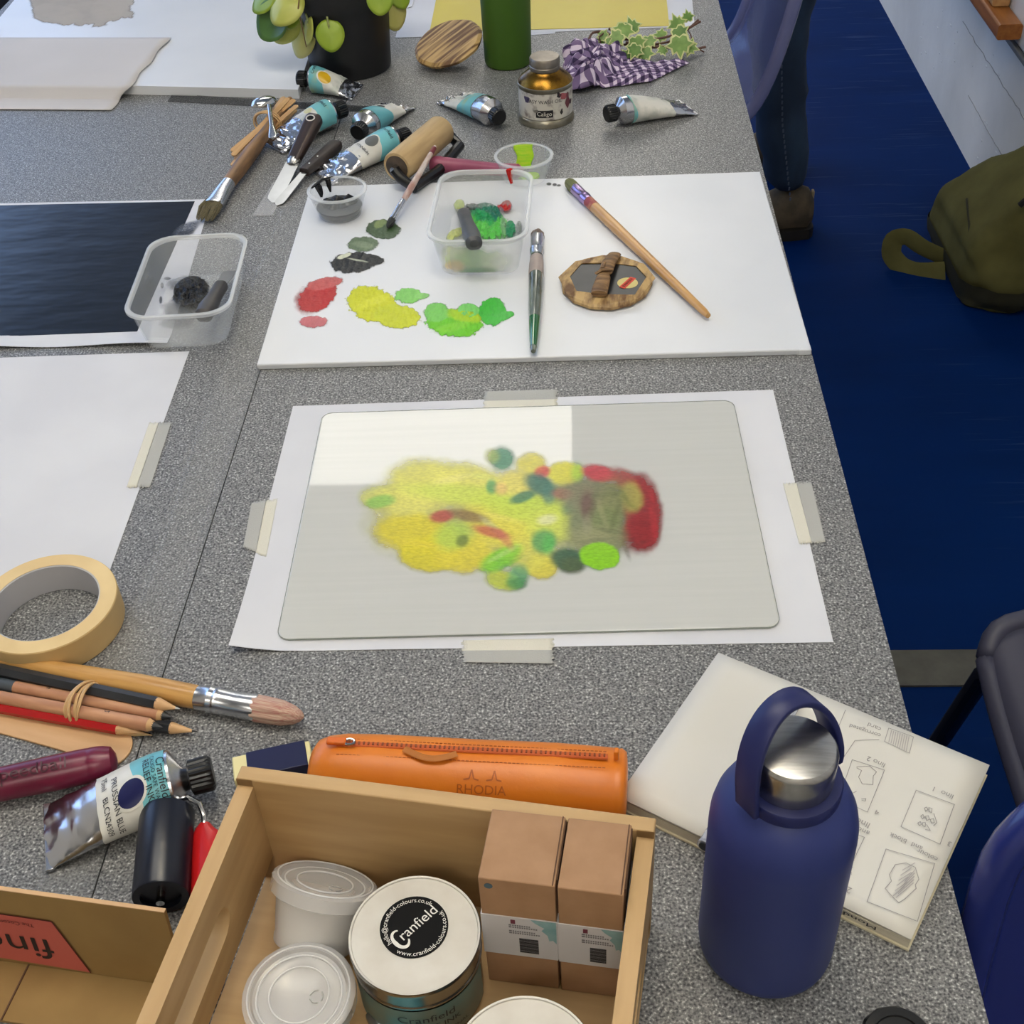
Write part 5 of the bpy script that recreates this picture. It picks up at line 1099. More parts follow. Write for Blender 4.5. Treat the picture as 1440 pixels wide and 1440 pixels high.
# cardboard boxes
m_card = mat('brown_cardboard', (170, 132, 98), rough=.75, c2=(160, 122, 88), scale=60, bump=.1, bscale=300)
m_cardd = mat('cardboard_inside_edge', (92, 64, 44), rough=.8)
m_sleeve = mat('white_box_sleeve', (206, 204, 206), rough=.5); m_seafoam = mat('sleeve_teal', (120, 162, 166), rough=.5, c2=(146, 182, 184), scale=80); m_maroon = mat('sleeve_maroon', (110, 44, 64), rough=.5); m_grey = mat('sleeve_print_grey', (120, 118, 122), rough=.6); m_bar = mat('barcode_dark', (60, 58, 60), rough=.6)
for k, (fx, fy, lab_) in enumerate([((-.0525, .3535), (-.0145, .3485), 'brown cardboard ink box with a blue smudge on its front edge'), ((-.0132, .3480), (.0188, .3436), 'brown cardboard ink box touching the end panel of the crate')]):
    a, b = Vector((*fx, CF0)), Vector((*fy, CF0)); d = b - a; w_ = d.length; t = thing('cardboard_box', lab_, 'box', a, math.atan2(d.y, d.x), 'cardboard ink boxes in the crate')
    dp, h_ = .0412, .0975
    MB().box(w_ / 2, dp / 2, h_ / 2, w_, dp, h_).build('carton', m_card, t, bevel=.0006)
    MB().box(w_ - .0012, dp / 2, h_ + .0002, .0006, dp * .98, .0008).build('flap_slit', m_cardd, t, sharp=0)
    MB().box(w_ + .0002, dp * .55, h_ * .5, .0008, dp * .86, h_ * .96).build('tuck_flap', m_cardd, t, sharp=0)
    z0, z1 = .030, .066
    sl = MB(); sl.box(w_ / 2, -.0003, (z0 + z1) / 2, w_ + .0008, .0006, z1 - z0); sl.box(w_ + .0006, dp / 2, (z0 + z1) / 2, .0006, dp, z1 - z0); sl.box(-.0003, dp / 2, (z0 + z1) / 2, .0006, dp, z1 - z0)
    s_ = sl.build('label_sleeve', m_sleeve, t, sharp=0)
    YF = -.0008
    Mf = lambda x, z: (x, YF, z)
    mb = MB(); pl = [(w_ * .66, z1), (w_, z1), (w_, z0 + .016), (w_ * .95, z0 + .019), (w_ * .9, z0 + .018), (w_ * .88, z0 + .023), (w_ * .8, z0 + .027), (w_ * .84, z0 + .0295), (w_ * .72, z0 + .033)]
    mb.add([Mf(x, z) for x, z in pl], [tuple(range(len(pl)))]); mb.build('teal_splash', m_seafoam, s_, sharp=0)
    MB().box(w_ * .42, YF, z1 - .0035, .0024, .0002, .0034).build('emblem', m_maroon, s_, sharp=0)
    pl_ = MB()          # rows of print too small to read
    for zz, wl in ((z1 - .0068, .011), (z1 - .0086, .014), (z1 - .0122, .013), (z1 - .0140, .016)):
        x = w_ * .36
        while x < w_ * .36 + wl:
            d_ = .0008 + .0011 * ((int(x * 1e5) * 7) % 5) / 5; pl_.box(x + d_ / 2, YF, zz, d_, .0002, .0009); x += d_ + .0004
    pl_.build('small_print', m_grey, s_, sharp=0)['kind'] = 'stuff'
    bc_ = MB()
    for i in range(13): bc_.box(w_ * .62, YF, z0 + .0045 + i * .00105, w_ * .26, .0002, (.0007, .0004, .0006)[i % 3])
    bc_.build('barcode', m_bar, s_, sharp=0)
    if k == 0:
        mb = MB(); mb.lathe([(.0022, 0), (.0022, .0002)], 10, 'z', Matrix.Translation((.005, -.0001, h_ - .006)) @ Matrix.Rotation(R_(90), 4, 'X'), wob=lambda th, i: 1 + .4 * math.sin(5 * th)); mb.build('paint_smudge', mat('blue_smudge', (70, 96, 108), rough=.6), t, sharp=0)
# tins
m_tinlid = mat('bright_tin_lid', (206, 204, 198), rough=.5, metal=.3, c2=(194, 190, 182), scale=40, detail=5)
m_tinside = mat('tin_side', (150, 150, 148), rough=.25, metal=1)
def tin(label, centre, z, R0, h_, full):
    t = thing('ink_tin', label, 'tin', (centre[0], centre[1], z), 0, 'round ink tins in the crate')
    MB().lathe([(R0 * .93, 0), (R0 * .95, .001), (R0 * .95, h_ - .012)], 72).build('tin_body', m_tinside, t)
    MB().lathe([(R0 * .955, h_ - .016), (R0 * .985, h_ - .0155), (R0 * .985, h_ - .0142), (R0 * .97, h_ - .0135), (R0 * .99, h_ - .004), (R0, h_ - .0025), (R0, h_ - .001), (R0 * .985, h_)], 72, cap1=False).build('lid_rim', m_tinside, t)
    MB().lathe([(R0 * .985, h_ - .0001), (R0 * .955, h_ - .0002), (R0 * .945, h_ - .0010), (R0 * .3, h_ - .0010), (.0005, h_ - .0010)], 72, cap0=False).build('lid', m_tinlid, t)
    return t
t1 = tin('open shelf of ink: round tin with a black Cranfield sticker on its lid'.replace('open shelf of ink: ', ''), (-.0878, .3500), CF0, .0345, .0525, True)
sc = Vector((-.0006, .0040)); SR = .0178; zt = .0525 - .0008
st = MB().lathe([(SR, 0), (SR, .0002)], 64, 'z', Matrix.Translation((sc.x, sc.y, zt))).build('sticker', mat('sticker_black', (12, 12, 13), spec=.15, rough=.6), t1, sharp=30)
m_wt = mat('sticker_white', (226, 224, 218), rough=.5); rot = R_(46)
Rm = Matrix.Translation((sc.x, sc.y, zt + .0005)) @ Matrix.Rotation(rot, 4, 'Z')
lettering('ranfield', .0082, lambda x, y: Rm @ Vector((x + .0028, y, 0)), m_wt, st)
mb = MB(); pts = []
for a in np.linspace(R_(55), R_(330), 30): pts.append((-.0098 + .0042 * math.cos(a), -.0006 + .0062 * math.sin(a), 0))
for i in range(len(pts) - 1):
    k = i / (len(pts) - 1); w_ = .0008 + .0014 * math.sin(math.pi * k)
    a, b = Vector(pts[i]), Vector(pts[i + 1]); n_ = Vector((-.0098, -.0006, 0)); ia, ib = (n_ - a).normalized() * w_, (n_ - b).normalized() * w_
    mb.add([Rm @ a, Rm @ b, Rm @ (b + ib), Rm @ (a + ia)], [(0, 1, 2, 3)])
mb.build('initial_swash', m_wt, st, sharp=0)
def arc_text(s_, size, r_, mid, inward):
    v, f = text2d(s_, size)
    def mp(x, y):
        if inward: a = mid + x / r_; rr_ = r_ - y           # read from the centre outwards at the bottom
        else: a = mid - x / r_; rr_ = r_ + y
        return (sc.x + rr_ * math.cos(a), sc.y + rr_ * math.sin(a), zt + .0005)
    mb = MB(); mb.add([mp(x, y) for x, y in v], f); mb.build('lettering', m_wt, st, sharp=0)
arc_text('hello@cranfield-colours.co.uk', .0036, .0152, R_(140), False)
arc_text('www.cranfield-colours.co.uk', .0036, .0157, R_(-42), True)
lb = MB(); lb.grid(lambda u, v: (.03365 * math.cos(R_(200 + 150 * u)), .03365 * math.sin(R_(200 + 150 * u)), .004 + .031 * v), 50, 5); lb_ = lb.build('tin_label', mat('tin_label_dark_teal', (84, 122, 120), rough=.4, c2=(110, 118, 104), scale=50, detail=4), t1, sharp=170)
tl = lambda x, y, zc: (.0339 * math.cos(R_(282) + x / .0339), .0339 * math.sin(R_(282) + x / .0339), zc + y)
lettering('Cranfield', .0085, lambda x, y: tl(x, y, .026), m_ink, t1); lettering('RELIEF INK', .006, lambda x, y: tl(x + .004, y, .018), m_ink, t1); lettering('TRADITIONAL', .004, lambda x, y: tl(x + .010, y, .010), m_ink, t1)
c = P(737, 1497, CF0 + .050); t2 = tin('plain lidded round tin beside the cardboard boxes in the crate', (c.x, c.y), CF0, .0352, .050, False)
# lidded cups
m_cream = mat('white_paste', (220, 216, 210), rough=.6, c2=(196, 190, 184), scale=60)
def lidded(label, loc, rot):
    t = thing('lidded_cup', label, 'cup', loc, rot, 'lidded sample cups in the crate'); h_ = .034; rb, rt = .0215, .0275
    MB().lathe([(rb * .86, .0), (rb, .0005), (rb * 1.015, .003), (rb, .0045), (rt - .001, h_)], 48, cap1=False).build('cup_body', mat('cloudy_cup', (222, 220, 216), rough=.3, trans=.35), t)
    MB().lathe([(rb * .9, .0015), (rt - .0028, h_ - .007), (rt * .5, h_ - .006), (.001, h_ - .0055)], 40, wob=lambda th, i: 1 + (.03 * math.sin(3 * th) if i == 2 else 0)).build('contents', m_cream, t)
    lid = MB().lathe([(rt + .0012, h_ - .006), (rt + .0016, h_ - .0055), (rt + .0016, h_ + .0015), (rt, h_ + .0024), (rt - .0025, h_ + .0024), (rt - .0035, h_ + .0006), (rt * .80, h_ + .0002), (rt * .76, h_ + .0010), (rt * .58, h_ + .0008), (rt * .54, h_ + .0002), (.001, h_ + .0002)], 64, cap0=False, wob=lambda th, i: 1 + (.004 * math.sin(th * 40) if i in (1, 2) else 0)).build('lid', mat('clear_lid', (225, 225, 226), rough=.18, trans=.60, spec=.7), t)
    mb = MB()
    for r_, z_ in ((rt - .0012, h_ + .0026), (rt * .80, h_ + .0006), (rt * .56, h_ + .0010)): mb.tube([(r_ * math.cos(a), r_ * math.sin(a), z_) for a in np.linspace(0, 2 * math.pi, 49)], .0005, 6)
    mb.build('lid_ridges', mat('lid_ridge', (235, 235, 236), rough=.25, trans=.3), lid)
    mb = MB()
    for k in range(3):
        a0 = R_(90 + 120 * k); p = [(.0035 * math.cos(a0 + d_) + .007, .0035 * math.sin(a0 + d_) - .006, h_ + .0008) for d_ in (-.75, 0, .75)]; mb.tube(p, .0004, 6)
    mb.build('recycling_mark', mat('lid_mark', (170, 170, 168), rough=.4), lid)
    return t
c = P(420, 1397, CF0 + .036); lidded('lidded clear cup standing upright with ridged lid and recycling mark', (c.x, c.y, CF0), .6)
lidded('lidded clear cup of white paste leaning back against the crate panel', (-.1490, .3660, .0215), (R_(-40), R_(10), R_(-8)))
# small bits on the crate floor
t = thing('ink_tube', 'teal ink tube end poking out below the round tin in the crate', 'paint tube', (P(545, 1452, .014)), R_(-60), 'tubes of printing ink')
MB().loft([[(x, a_ * math.cos(2 * math.pi * k / 24), b_ * math.sin(2 * math.pi * k / 24)) for k in range(24)] for x, a_, b_ in ((-.0, .013, .0065), (.012, .0128, .0062), (.03, .0135, .004), (.045, .014, .001))]).build('tube_body', m_teal, t)
MB().lathe([(.0065, -.014), (.007, -.012), (.007, -.002), (.0115, .0)], 30, 'x', Matrix.Diagonal((1, 1, .6, 1))).build('shoulder', m_foil, t)

# ================================================================ orange pencil case, eraser
p0, p1 = P(438, 1082, .026), P(879, 1098, .026)
pa = Vector((-.1665, .4815, 0)); pb = Vector((.0265, .4685, 0)); d = pb - pa; l = d.length
t = thing('pencil_case', 'orange leather pencil case with a zip and stamped logo behind the crate', 'pencil case', pa, math.atan2(d.y, d.x))
m_or = mat('orange_leather', (226, 128, 28), rough=.38, c2=(216, 116, 20), scale=18, detail=4, bump=.12, bscale=250)
def case_ring(x, k):
    ry, rz = .0255 * k, .0228 * k
    return [(x, ry * math.cos(a), .0232 + rz * math.sin(a) * (1 if math.sin(a) > 0 else 1.0) + .0012 * max(0, math.sin(a)) * math.sin(x * 60)) for a in np.linspace(0, 2 * math.pi, 33)[:-1]]
xs = [(0, .30), (.001, .62), (.004, .80), (.010, .90), (.02, .96), (.04, .99), (.1, 1.0), (.15, 1.0), (l - .02, .99), (l - .008, .97), (l - .006, .95), (l - .004, .97), (l - .001, .88), (l, .5)]
MB().loft([case_ring(x, k) for x, k in xs]).build('case_body', m_or, t, sharp=60)
m_zip = mat('zip_tape_orange', (190, 84, 22), rough=.6)
za = lambda x, a, e=0: (x, (.0255 + e) * math.cos(a), .0232 + (.0228 + e) * math.sin(a))
MB().tube([za(x, R_(80), .0004) for x in np.linspace(.018, l - .012, 30)], .0022, 8, flat=(.5, 1)).build('zip', m_zip, t)
mb = MB()
for k in range(56): x = .02 + (l - .034) * k / 55; p = za(x, R_(80), .0016); mb.box(p[0], p[1], p[2], .0012, .002, .0006)
mb.build('zip_teeth', mat('zip_teeth_dark', (130, 62, 20), rough=.4), t, sharp=0)['kind'] = 'stuff'
mb = MB()
for k in range(64): x = .02 + (l - .034) * k / 63; p = za(x, R_(96 - 30 * 1 + -46), .0002); mb.box(*za(x, R_(68), .0002), .0018, .0004, .0003); mb.box(*za(x, R_(98), .0002), .0018, .0004, .0003)
mb.build('stitching', mat('stitch_dark_orange', (160, 78, 16), rough=.7), t, sharp=0)['kind'] = 'stuff'
mb = MB(); mb.box(*za(.018, R_(82), .003), .012, .005, .003); mb.build('zip_pull', mat('zip_pull_leather', (214, 104, 26), rough=.5), t, bevel=.001)
mb = MB(); mb.tube([za(.026 + .003 * math.cos(a), R_(82) + .08 * math.sin(a), .003) for a in np.linspace(0, 2 * math.pi, 16)], .0008, 6); mb.build('zip_ring', m_steel, t)
mb = MB(); mb.box(*za(l - .007, R_(80), .003), .003, .004, .008); mb.build('end_tab', m_or, t, bevel=.0008)
mb = MB(); mb.tube([za(x, R_(88 + 12 * math.sin((x - .06) * 90)), .0025) for x in np.linspace(.06, .092, 16)], .0016, 8, flat=(.4, 1.4)); mb.build('leather_thong', mat('thong_brown', (176, 104, 30), rough=.6), t)
def emb(x, y):   # logo on the side that faces the camera (local -y)
    a = R_(-229) - y / .0245
    return za(.108 + x, a, .0003)
m_emb = mat('stamped_leather', (176, 88, 14), rough=.5)
lettering('RHODIA', .0078, lambda x, y: emb(x, y - .0028), m_emb, t)
mb = MB()
for x0 in (-.0062, .0074):
    pts = [(x0 - .0045, .0030), (x0 - .0012, .0036), (x0 + .0, .0088), (x0 + .0016, .0036), (x0 + .0045, .0030)]
    for (ax, ay), (bx, by) in zip(pts[:-1], pts[1:]):
        n = 4
        for i in range(n):
            q0 = (ax + (bx - ax) * i / n, ay + (by - ay) * i / n); q1 = (ax + (bx - ax) * (i + 1) / n, ay + (by - ay) * (i + 1) / n); nx, ny = -(by - ay), bx - ax; L__ = math.hypot(nx, ny); nx *= .0004 / L__; ny *= .0004 / L__
            mb.add([emb(q0[0] - nx, q0[1] - ny), emb(q1[0] - nx, q1[1] - ny), emb(q1[0] + nx, q1[1] + ny), emb(q0[0] + nx, q0[1] + ny)], [(0, 1, 2, 3)])
mb.build('tree_emblem', m_emb, t, sharp=0)
p0, p1 = P(340, 1084, .008), P(441, 1062, .008)
t = thing('eraser', 'cream eraser in a navy blue sleeve tucked beside the orange pencil case', 'eraser', (p0.x, p0.y, 0.0003), math.atan2(p1.y - p0.y, p1.x - p0.x)); l = (p1 - p0).length
MB().box(l / 2 - .003, 0, .006, l + .004, .019, .0115).build('rubber', mat('cream_rubber', (226, 216, 160), rough=.6), t, bevel=.001)
MB().box(l / 2, 0, .0062, l - .008, .0205, .0126).build('sleeve', mat('navy_sleeve', (16, 22, 66), rough=.35), t, bevel=.0006)

# ================================================================ cardboard tray bottom left
a, b = P(-60, 1345, 0), P(262, 1392, 0)
wt = thing('cardboard_tray', 'open brown cardboard carton with a pink printed label inside', 'carton', (a.x, a.y, 0.0003), math.atan2(b.y - a.y, b.x - a.x)); l = (b - a).length
m_kraft = mat('kraft_olive', (150, 120, 70), rough=.75, c2=(142, 112, 64), scale=30, bump=.06, bscale=250); m_kedge = mat('kraft_cut_edge', (206, 168, 126), rough=.8)
th, hb = .0025, .066
Mw = Matrix.Rotation(R_(-6), 4, 'X')
MB().box(l / 2, th / 2, hb / 2, l, th, hb, Mw).build('back_wall', m_kraft, wt, sharp=0)
MB().box(l / 2, th / 2, hb + .0003, l, th, .0006, Mw).build('cut_edge', m_kedge, wt, sharp=0)
fd = .033
MB().box(l / 2, -fd / 2, .0012, l, fd, .0022).build('bottom_flap', m_kraft, wt, sharp=0)
MB().box(.045, -fd / 2, .0027, .0008, fd, .0008).build('flap_seam', m_cardd, wt, sharp=0)
MB().box(0, -fd / 2, hb * .4, th, fd, hb * .8).build('side_wall', m_kraft, wt, sharp=0)
xr = .0715; m_pink = mat('salmon_print', (190, 92, 80), rough=.6)
def onw(x, z, e=.0006): return Mw @ Vector((x, -e, z))
px_ = lambda px, py: None
mb = MB(); q = [(0, .007), (xr + .006, .0065), (xr - .002, hb * .66), (0, hb * .67)]
xl = .070
q = [(0, .0065), (xl + .013, .004), (xl, hb * .70), (0, hb * .715)]
MBp = MB(); MBp.add([onw(x, z) for x, z in q], [(0, 1, 2, 3)]); pk = MBp.build('printed_label', m_pink, wt, sharp=0)
mb = MB()
for (x0, z0), (x1, z1) in ((q[1], q[2]), (q[2], q[3])):
    d = Vector((x1 - x0, z1 - z0)); n_ = Vector((-d.y, d.x)).normalized() * .0004
    mb.add([onw(x0 - n_.x, z0 - n_.y, .0009), onw(x1 - n_.x, z1 - n_.y, .0009), onw(x1 + n_.x, z1 + n_.y, .0009), onw(x0 + n_.x, z0 + n_.y, .0009)], [(0, 1, 2, 3)])
mb.build('label_border', mat('label_border_dark', (90, 30, 26), rough=.6), wt, sharp=0)
m_pb = mat('label_print_dark', (40, 28, 26), rough=.6)
lettering('finc', .027, lambda x, y: onw(xl - .026 - x * 1.1, .0215 - y * .95, .0010), m_pb, wt)
lettering('The Coconut Ex', .0044, lambda x, y: onw(xl - .0265 - x, .0405 - y, .0010), mat('label_print_red', (96, 34, 30), rough=.6), wt)
MB().box(.105, -fd + .001, .0026, .010, .002, .0012).build('torn_staple', mat('torn_paper', (226, 206, 190), rough=.7), wt, sharp=0)

# ================================================================ sketchbook, pen, blue bottle, black lid
o0 = Vector((.0922, .5881, 0)); e1 = Vector((.2477, .4939, 0)); sa = math.atan2(e1.y - o0.y, e1.x - o0.x)
sk = thing('sketchbook', 'open sketchbook page with pencil thumbnail sketches under the blue bottle', 'sketchbook', (.0922, .5881, .0003), sa)
SW, SD = .1825, .1375
m_page = mat('sketch_page', (216, 213, 205), rough=.75, c2=(211, 208, 199), scale=10); m_block = mat('page_block_edge', (214, 206, 186), rough=.8, c2=(196, 188, 166), scale=60, stretch=(.3, .3, 40))
MB().box(SW / 2, -SD / 2, .0008, SW + .001, SD + .001, .0016).build('cover', mat('cream_cover', (222, 212, 180), rough=.7), sk, sharp=0)
MB().box(SW / 2, -SD / 2, .0056, SW - .001, SD - .001, .0076).build('page_block', m_block, sk, sharp=0)
mb = MB(); mb.grid(lambda u, v: (u * SW, -v * SD, .0098 + .0022 * (1 if v < .86 else 1 - ((v - .86) / .14) * 0) + .0004 * math.sin(u * 5)), 12, 12)
mb.build('top_page', m_page, sk, solid=-.0012)
m_pencil = mat('pencil_line', (150, 146, 142), rough=.8); zs = .0126
skm = Matrix.Translation((.0922, .5881, .0003)) @ Matrix.Rotation(sa, 4, 'Z'); ski = skm.inverted()
def S_(x, y):    # photo pixel -> page coordinates (from the enlargement of the page, scale 3.893 at 1120, 980)
    p = ski @ P(1120 + x / 3.893, 980 + y / 3.893, zs); return Vector((p.x, p.y, zs))
def draw(lines, wd=.00038, m=None, nm='pencil_sketch'):
    mb = MB()
    for ln in lines: ribbon(mb, [S_(*q) for q in ln], wd)
    return mb.build(nm, m or m_pencil, sk, sharp=0)
draw([[(655, 512), (864, 590), (786, 808), (572, 712), (655, 512)], [(700, 610), (712, 605), (720, 618), (706, 628), (700, 610)], [(724, 608), (742, 612), (740, 634), (726, 630), (724, 608)], [(680, 655), (692, 645), (700, 658), (690, 670), (680, 655)], [(706, 655), (722, 652), (728, 672), (712, 678), (706, 655)], [(732, 672), (750, 668), (754, 690), (738, 692), (732, 672)], [(752, 640), (768, 690), (750, 708)], [(664, 692), (678, 684), (684, 700), (672, 706), (664, 692)], [(690, 690), (706, 690), (704, 712), (692, 708), (690, 690)], [(712, 700), (732, 732), (706, 728)]])
draw([[(490, 834), (756, 914), (662, 1230), (386, 1122), (490, 834)], [(540, 920), (600, 910), (650, 935), (670, 1000), (650, 1030), (655, 1050), (590, 1110), (560, 1128), (530, 1100), (485, 1050), (520, 1010), (508, 975), (540, 920)]])
draw([[(530 + 10 * k, 1090 - 28 * k), (590 + 10 * k + 8 * (k % 2), 1040 - 26 * k)] for k in range(6)] + [[(545 + 12 * k, 1100 - 22 * k), (640 + 2 * k, 1020 - 18 * k)] for k in range(5)], .0005, mat('pencil_shade', (176, 170, 166), rough=.8))
draw([[(262, 470), (305, 345), (482, 402), (388, 632), (318, 600)], [(330, 385), (400, 380), (438, 412), (420, 435), (418, 482), (360, 478), (340, 440), (356, 405), (330, 390)], [(305, 530), (328, 518)], [(356, 560), (380, 558), (376, 572), (358, 568)]])
draw([[(505, 172), (640, 220), (618, 310), (482, 245), (505, 172)]])
for ln in ([(452, 234), (320, 240), (260, 330), (220, 384)], [(268, 74), (220, 190)], [(320, 750), (372, 770), (258, 1010)]): draw([ln])
draw([[(520 + 12 * k, 185 + 4 * k), (505 + 12 * k, 250 + 6 * k)] for k in range(9)], .0005, mat('pencil_shade', (176, 170, 166)))
draw([[(280 + 4 * k, 830 + 26 * k), (340 - 8 * k, 775 + 40 * k)] for k in range(6)], .0005, mat('pencil_shade', (176, 170, 166)))
def note(s_, x, y, size, ang):
    c = S_(x, y); Mn = Matrix.Translation(c) @ Matrix.Rotation(ang - sa, 4, 'Z')
    lettering(s_, size, lambda px, py: Mn @ Vector((px, py, 0)), m_pencil, sk, 'handwriting')
AU = sa + math.pi
note('lino  1', 800, 525, .0052, AU); note('lino 2', 435, 356, .0052, AU); note('card', 425, 165, .005, AU); note('corrugated', 375, 185, .0045, AU + .1); note('and  block', 600, 792, .0046, AU); note('colour', 716, 866, .0046, AU); note('3', 838, 805, .005, AU); note('4', 440, 632, .005, AU); note('1', 706, 1252, .005, AU); note('2', 288, 1058, .006, AU); note('lino', 362, 690, .006, AU); note('and', 366, 735, .005, AU)
# writing on the cut edge page beneath
MB().box(SW * .8, -SD - .0006, .0094, .05, .0002, .0016).build('edge_page_strip', m_block, sk, sharp=0)  # thin page strip along the near edge, same colour as the block
lettering('Monday', .0085, lambda x, y: (SW - .032 - x, -SD + .004 + y * .0 - .0044, .0064 - y * .55), m_ink, sk)
# clear pen
p0, p1 = P(1122, 982, .0175), P(990, 1190, .0175)
t = thing('clear_pen', 'clear plastic pen lying on the sketchbook behind the blue bottle', 'pen', p0, frame3(p0, p1)); l = (p1 - p0).length
MB().lathe([(.002, 0), (.0042, .001), (.0042, l - .002), (.0046, l - .0015), (.0046, l), (.003, l)], 24, 'x').build('barrel', mat('clear_pen_plastic', (206, 210, 222), rough=.12, trans=.55), t)
MB().lathe([(.0012, .004), (.0012, l - .004)], 12, 'x').build('ink_refill', mat('pen_refill', (60, 64, 90), rough=.4), t)
MB().lathe([(.0030, l - .0008), (.0030, l + .0008)], 18, 'x').build('end_plug', m_capb, t)
# blue bottle
bx, by = .0995, .3815
t = thing('drinking_bottle', 'matte blue metal drinking bottle with steel lid and loop handle', 'bottle', (bx, by, .0003), 0)
m_bl = mat('matte_blue_coating', (44, 55, 112), rough=.45, spec=.35); m_navy = mat('navy_silicone', (22, 30, 84), rough=.45)
MB().lathe([(.030, 0), (.0345, .001), (.0362, .004), (.0368, .009), (.0368, .108), (.0364, .116), (.0348, .124), (.0318, .131), (.0278, .1365), (.0245, .1395), (.0238, .1402)], 80).build('bottle_body', m_bl, t)
MB().lathe([(.0242, .1395), (.0250, .1405), (.0252, .1470), (.0246, .1480), (.0205, .1485)], 64).build('neck_ring', m_navy, t)
m_brush = mat('brushed_steel', (196, 194, 190), rough=.26, metal=1, c2=(178, 176, 172), scale=60, stretch=(1, 12, 1))
MB().lathe([(.0200, .1478), (.0205, .1490), (.0207, .1665), (.0203, .1685), (.0190, .1700), (.0120, .1712), (.0005, .1716)], 64).build('steel_lid', m_brush, t)
HA = R_(36)
path = []
for a in np.linspace(R_(-8), R_(188), 34):
    r1 = .0275
    x = r1 * math.cos(a); z = .150 + .0425 * max(-.2, math.sin(a)); lean = .010 * max(0, math.sin(a))
    path.append(Vector((x * math.cos(HA) - lean * math.sin(HA), x * math.sin(HA) + lean * math.cos(HA), z)))
mb = MB(); rings = []
for i, p in enumerate(path):
    d = (path[min(i + 1, len(path) - 1)] - path[max(i - 1, 0)]).normalized(); wv = Vector((-math.sin(HA), math.cos(HA), 0)); wv = (wv - d * wv.dot(d)).normalized(); nv_ = d.cross(wv)
    w_ = .0062 + .001 * abs(math.cos(math.pi * i / 33)); rings.append([p + wv * (w_ * a_) + nv_ * (.0017 * b_) for a_, b_ in ((-1, -.6), (-.9, -1), (.9, -1), (1, -.6), (1, .6), (.9, 1), (-.9, 1), (-1, .6))])
mb.loft(rings); mb.build('loop_handle', m_navy, t, sharp=50)
# black lid at the bottom edge
c = P(1264, 1462, .012)
t = thing('black_lid', 'small round black plastic lid near the table edge below the blue bottle', 'lid', (c.x, c.y, .0003))
MB().lathe([(.018, 0), (.019, .001), (.019, .010), (.0175, .012), (.001, .0125)], 48, wob=lambda th, i: 1 + (.015 * math.sin(th * 36) if i in (1, 2) else 0)).build('lid_body', m_capb, t)
MB().lathe([(.012, .0122), (.0125, .0131), (.013, .0122)], 40, cap0=False, cap1=False).build('raised_ring', m_capb, t)
# ================================================================ chairs
def chair(label, loc, rot, m, sx=1.0, m_rim=None, square=0, splay=.26, fwd=0, tuck=0):
    t = thing('plastic_chair', label, 'chair', loc, rot, 'moulded plastic chairs')
    prof = [(.215, .420), (.205, .440), (.16, .447), (.06, .440), (-.08, .432), (-.14, .440), (-.175, .465), (-.20, .52), (-.22, .60), (-.24, .70), (-.255, .775), (-.262, .800)]
    hw = [.165, .190, .198, .197, .190, .185, .183, .185, .190, .188, .165, .120]
    if square: hw[-3:] = [.190, .186, .168]
    P_ = []
    for i in range(len(prof) - 1):
        for k in range(3):
            q = k / 3; P_.append((prof[i][0] * (1 - q) + prof[i + 1][0] * q, prof[i][1] * (1 - q) + prof[i + 1][1] * q, hw[i] * (1 - q) + hw[i + 1] * q))
    P_.append((*prof[-1], hw[-1]))
    for _ in range(2): P_ = [P_[0]] + [tuple((P_[i - 1][c] + 2 * P_[i][c] + P_[i + 1][c]) / 4 for c in range(3)) for i in range(1, len(P_) - 1)] + [P_[-1]]
    n = len(P_); mb = MB(); NV = 20
    def fn(u, v):
        x, z, w_ = P_[min(n - 1, int(round(u * (n - 1))))]; y = (v * 2 - 1) * w_ * sx; e = (2 * abs(v - .5)) ** 3
        seat = 1 if z < .46 and x > -.15 else 0
        return (x + (.03 * e if not seat else 0), y, z - (.012 * (1 - e) if seat else 0) + (.004 * e if seat else 0))
    mb.grid(fn, n - 1, NV); mb.build('shell', m, t, sharp=170, solid=.005)
    L = [Vector(fn(i / (n - 1), 0)) for i in range(n)]; Rr = [Vector(fn(i / (n - 1), 1)) for i in range(n)]
    tp = [Vector(fn(1, k / NV)) for k in range(NV + 1)]; bt = [Vector(fn(0, k / NV)) for k in range(NV, -1, -1)]
    loop = L + tp[1:-1] + Rr[::-1] + bt[1:-1] + [L[0]]
    MB().tube(loop, .0115, 14).build('rolled_rim', m_rim or m, t, sharp=170)
    for sx_ in (1, -1):
        for sy in (1, -1):
            MB().tube([(.14 * sx_ - .02 + (tuck if sx_ < 0 else 0), .10 * sy, .418), (.175 * sx_ - .02 + (fwd if sx_ > 0 else tuck), (splay - .12) * sy, .405), (.185 * sx_ - .02 + (fwd if sx_ > 0 else tuck), (splay - .11) * sy, .39), (.20 * sx_ - .02 + (fwd if sx_ > 0 else tuck), splay * sy, .002)], .0105, 10).build('leg', m_blackmetal, t)
    mb = MB(); mb.tube([(.12, -.1, .418), (.12, .1, .418)], .010, 8); mb.tube([(-.16 + tuck, -.1, .418), (-.16 + tuck, .1, .418)], .010, 8); mb.tube([(.12, 0, .418), (-.16 + tuck, 0, .418)], .010, 8); mb.build('under_frame', m_blackmetal, t)
    return t
m_lil = mat('translucent_lilac_plastic', (120, 126, 176), rough=.18, trans=.72, spec=.6); m_lilr = mat('translucent_lilac_rim', (128, 132, 178), rough=.18, trans=.35, spec=.6)
m_navyp = mat('navy_moulded_plastic', (62, 62, 80), rough=.5); m_blup = mat('glossy_blue_plastic', (36, 46, 108), rough=.22)
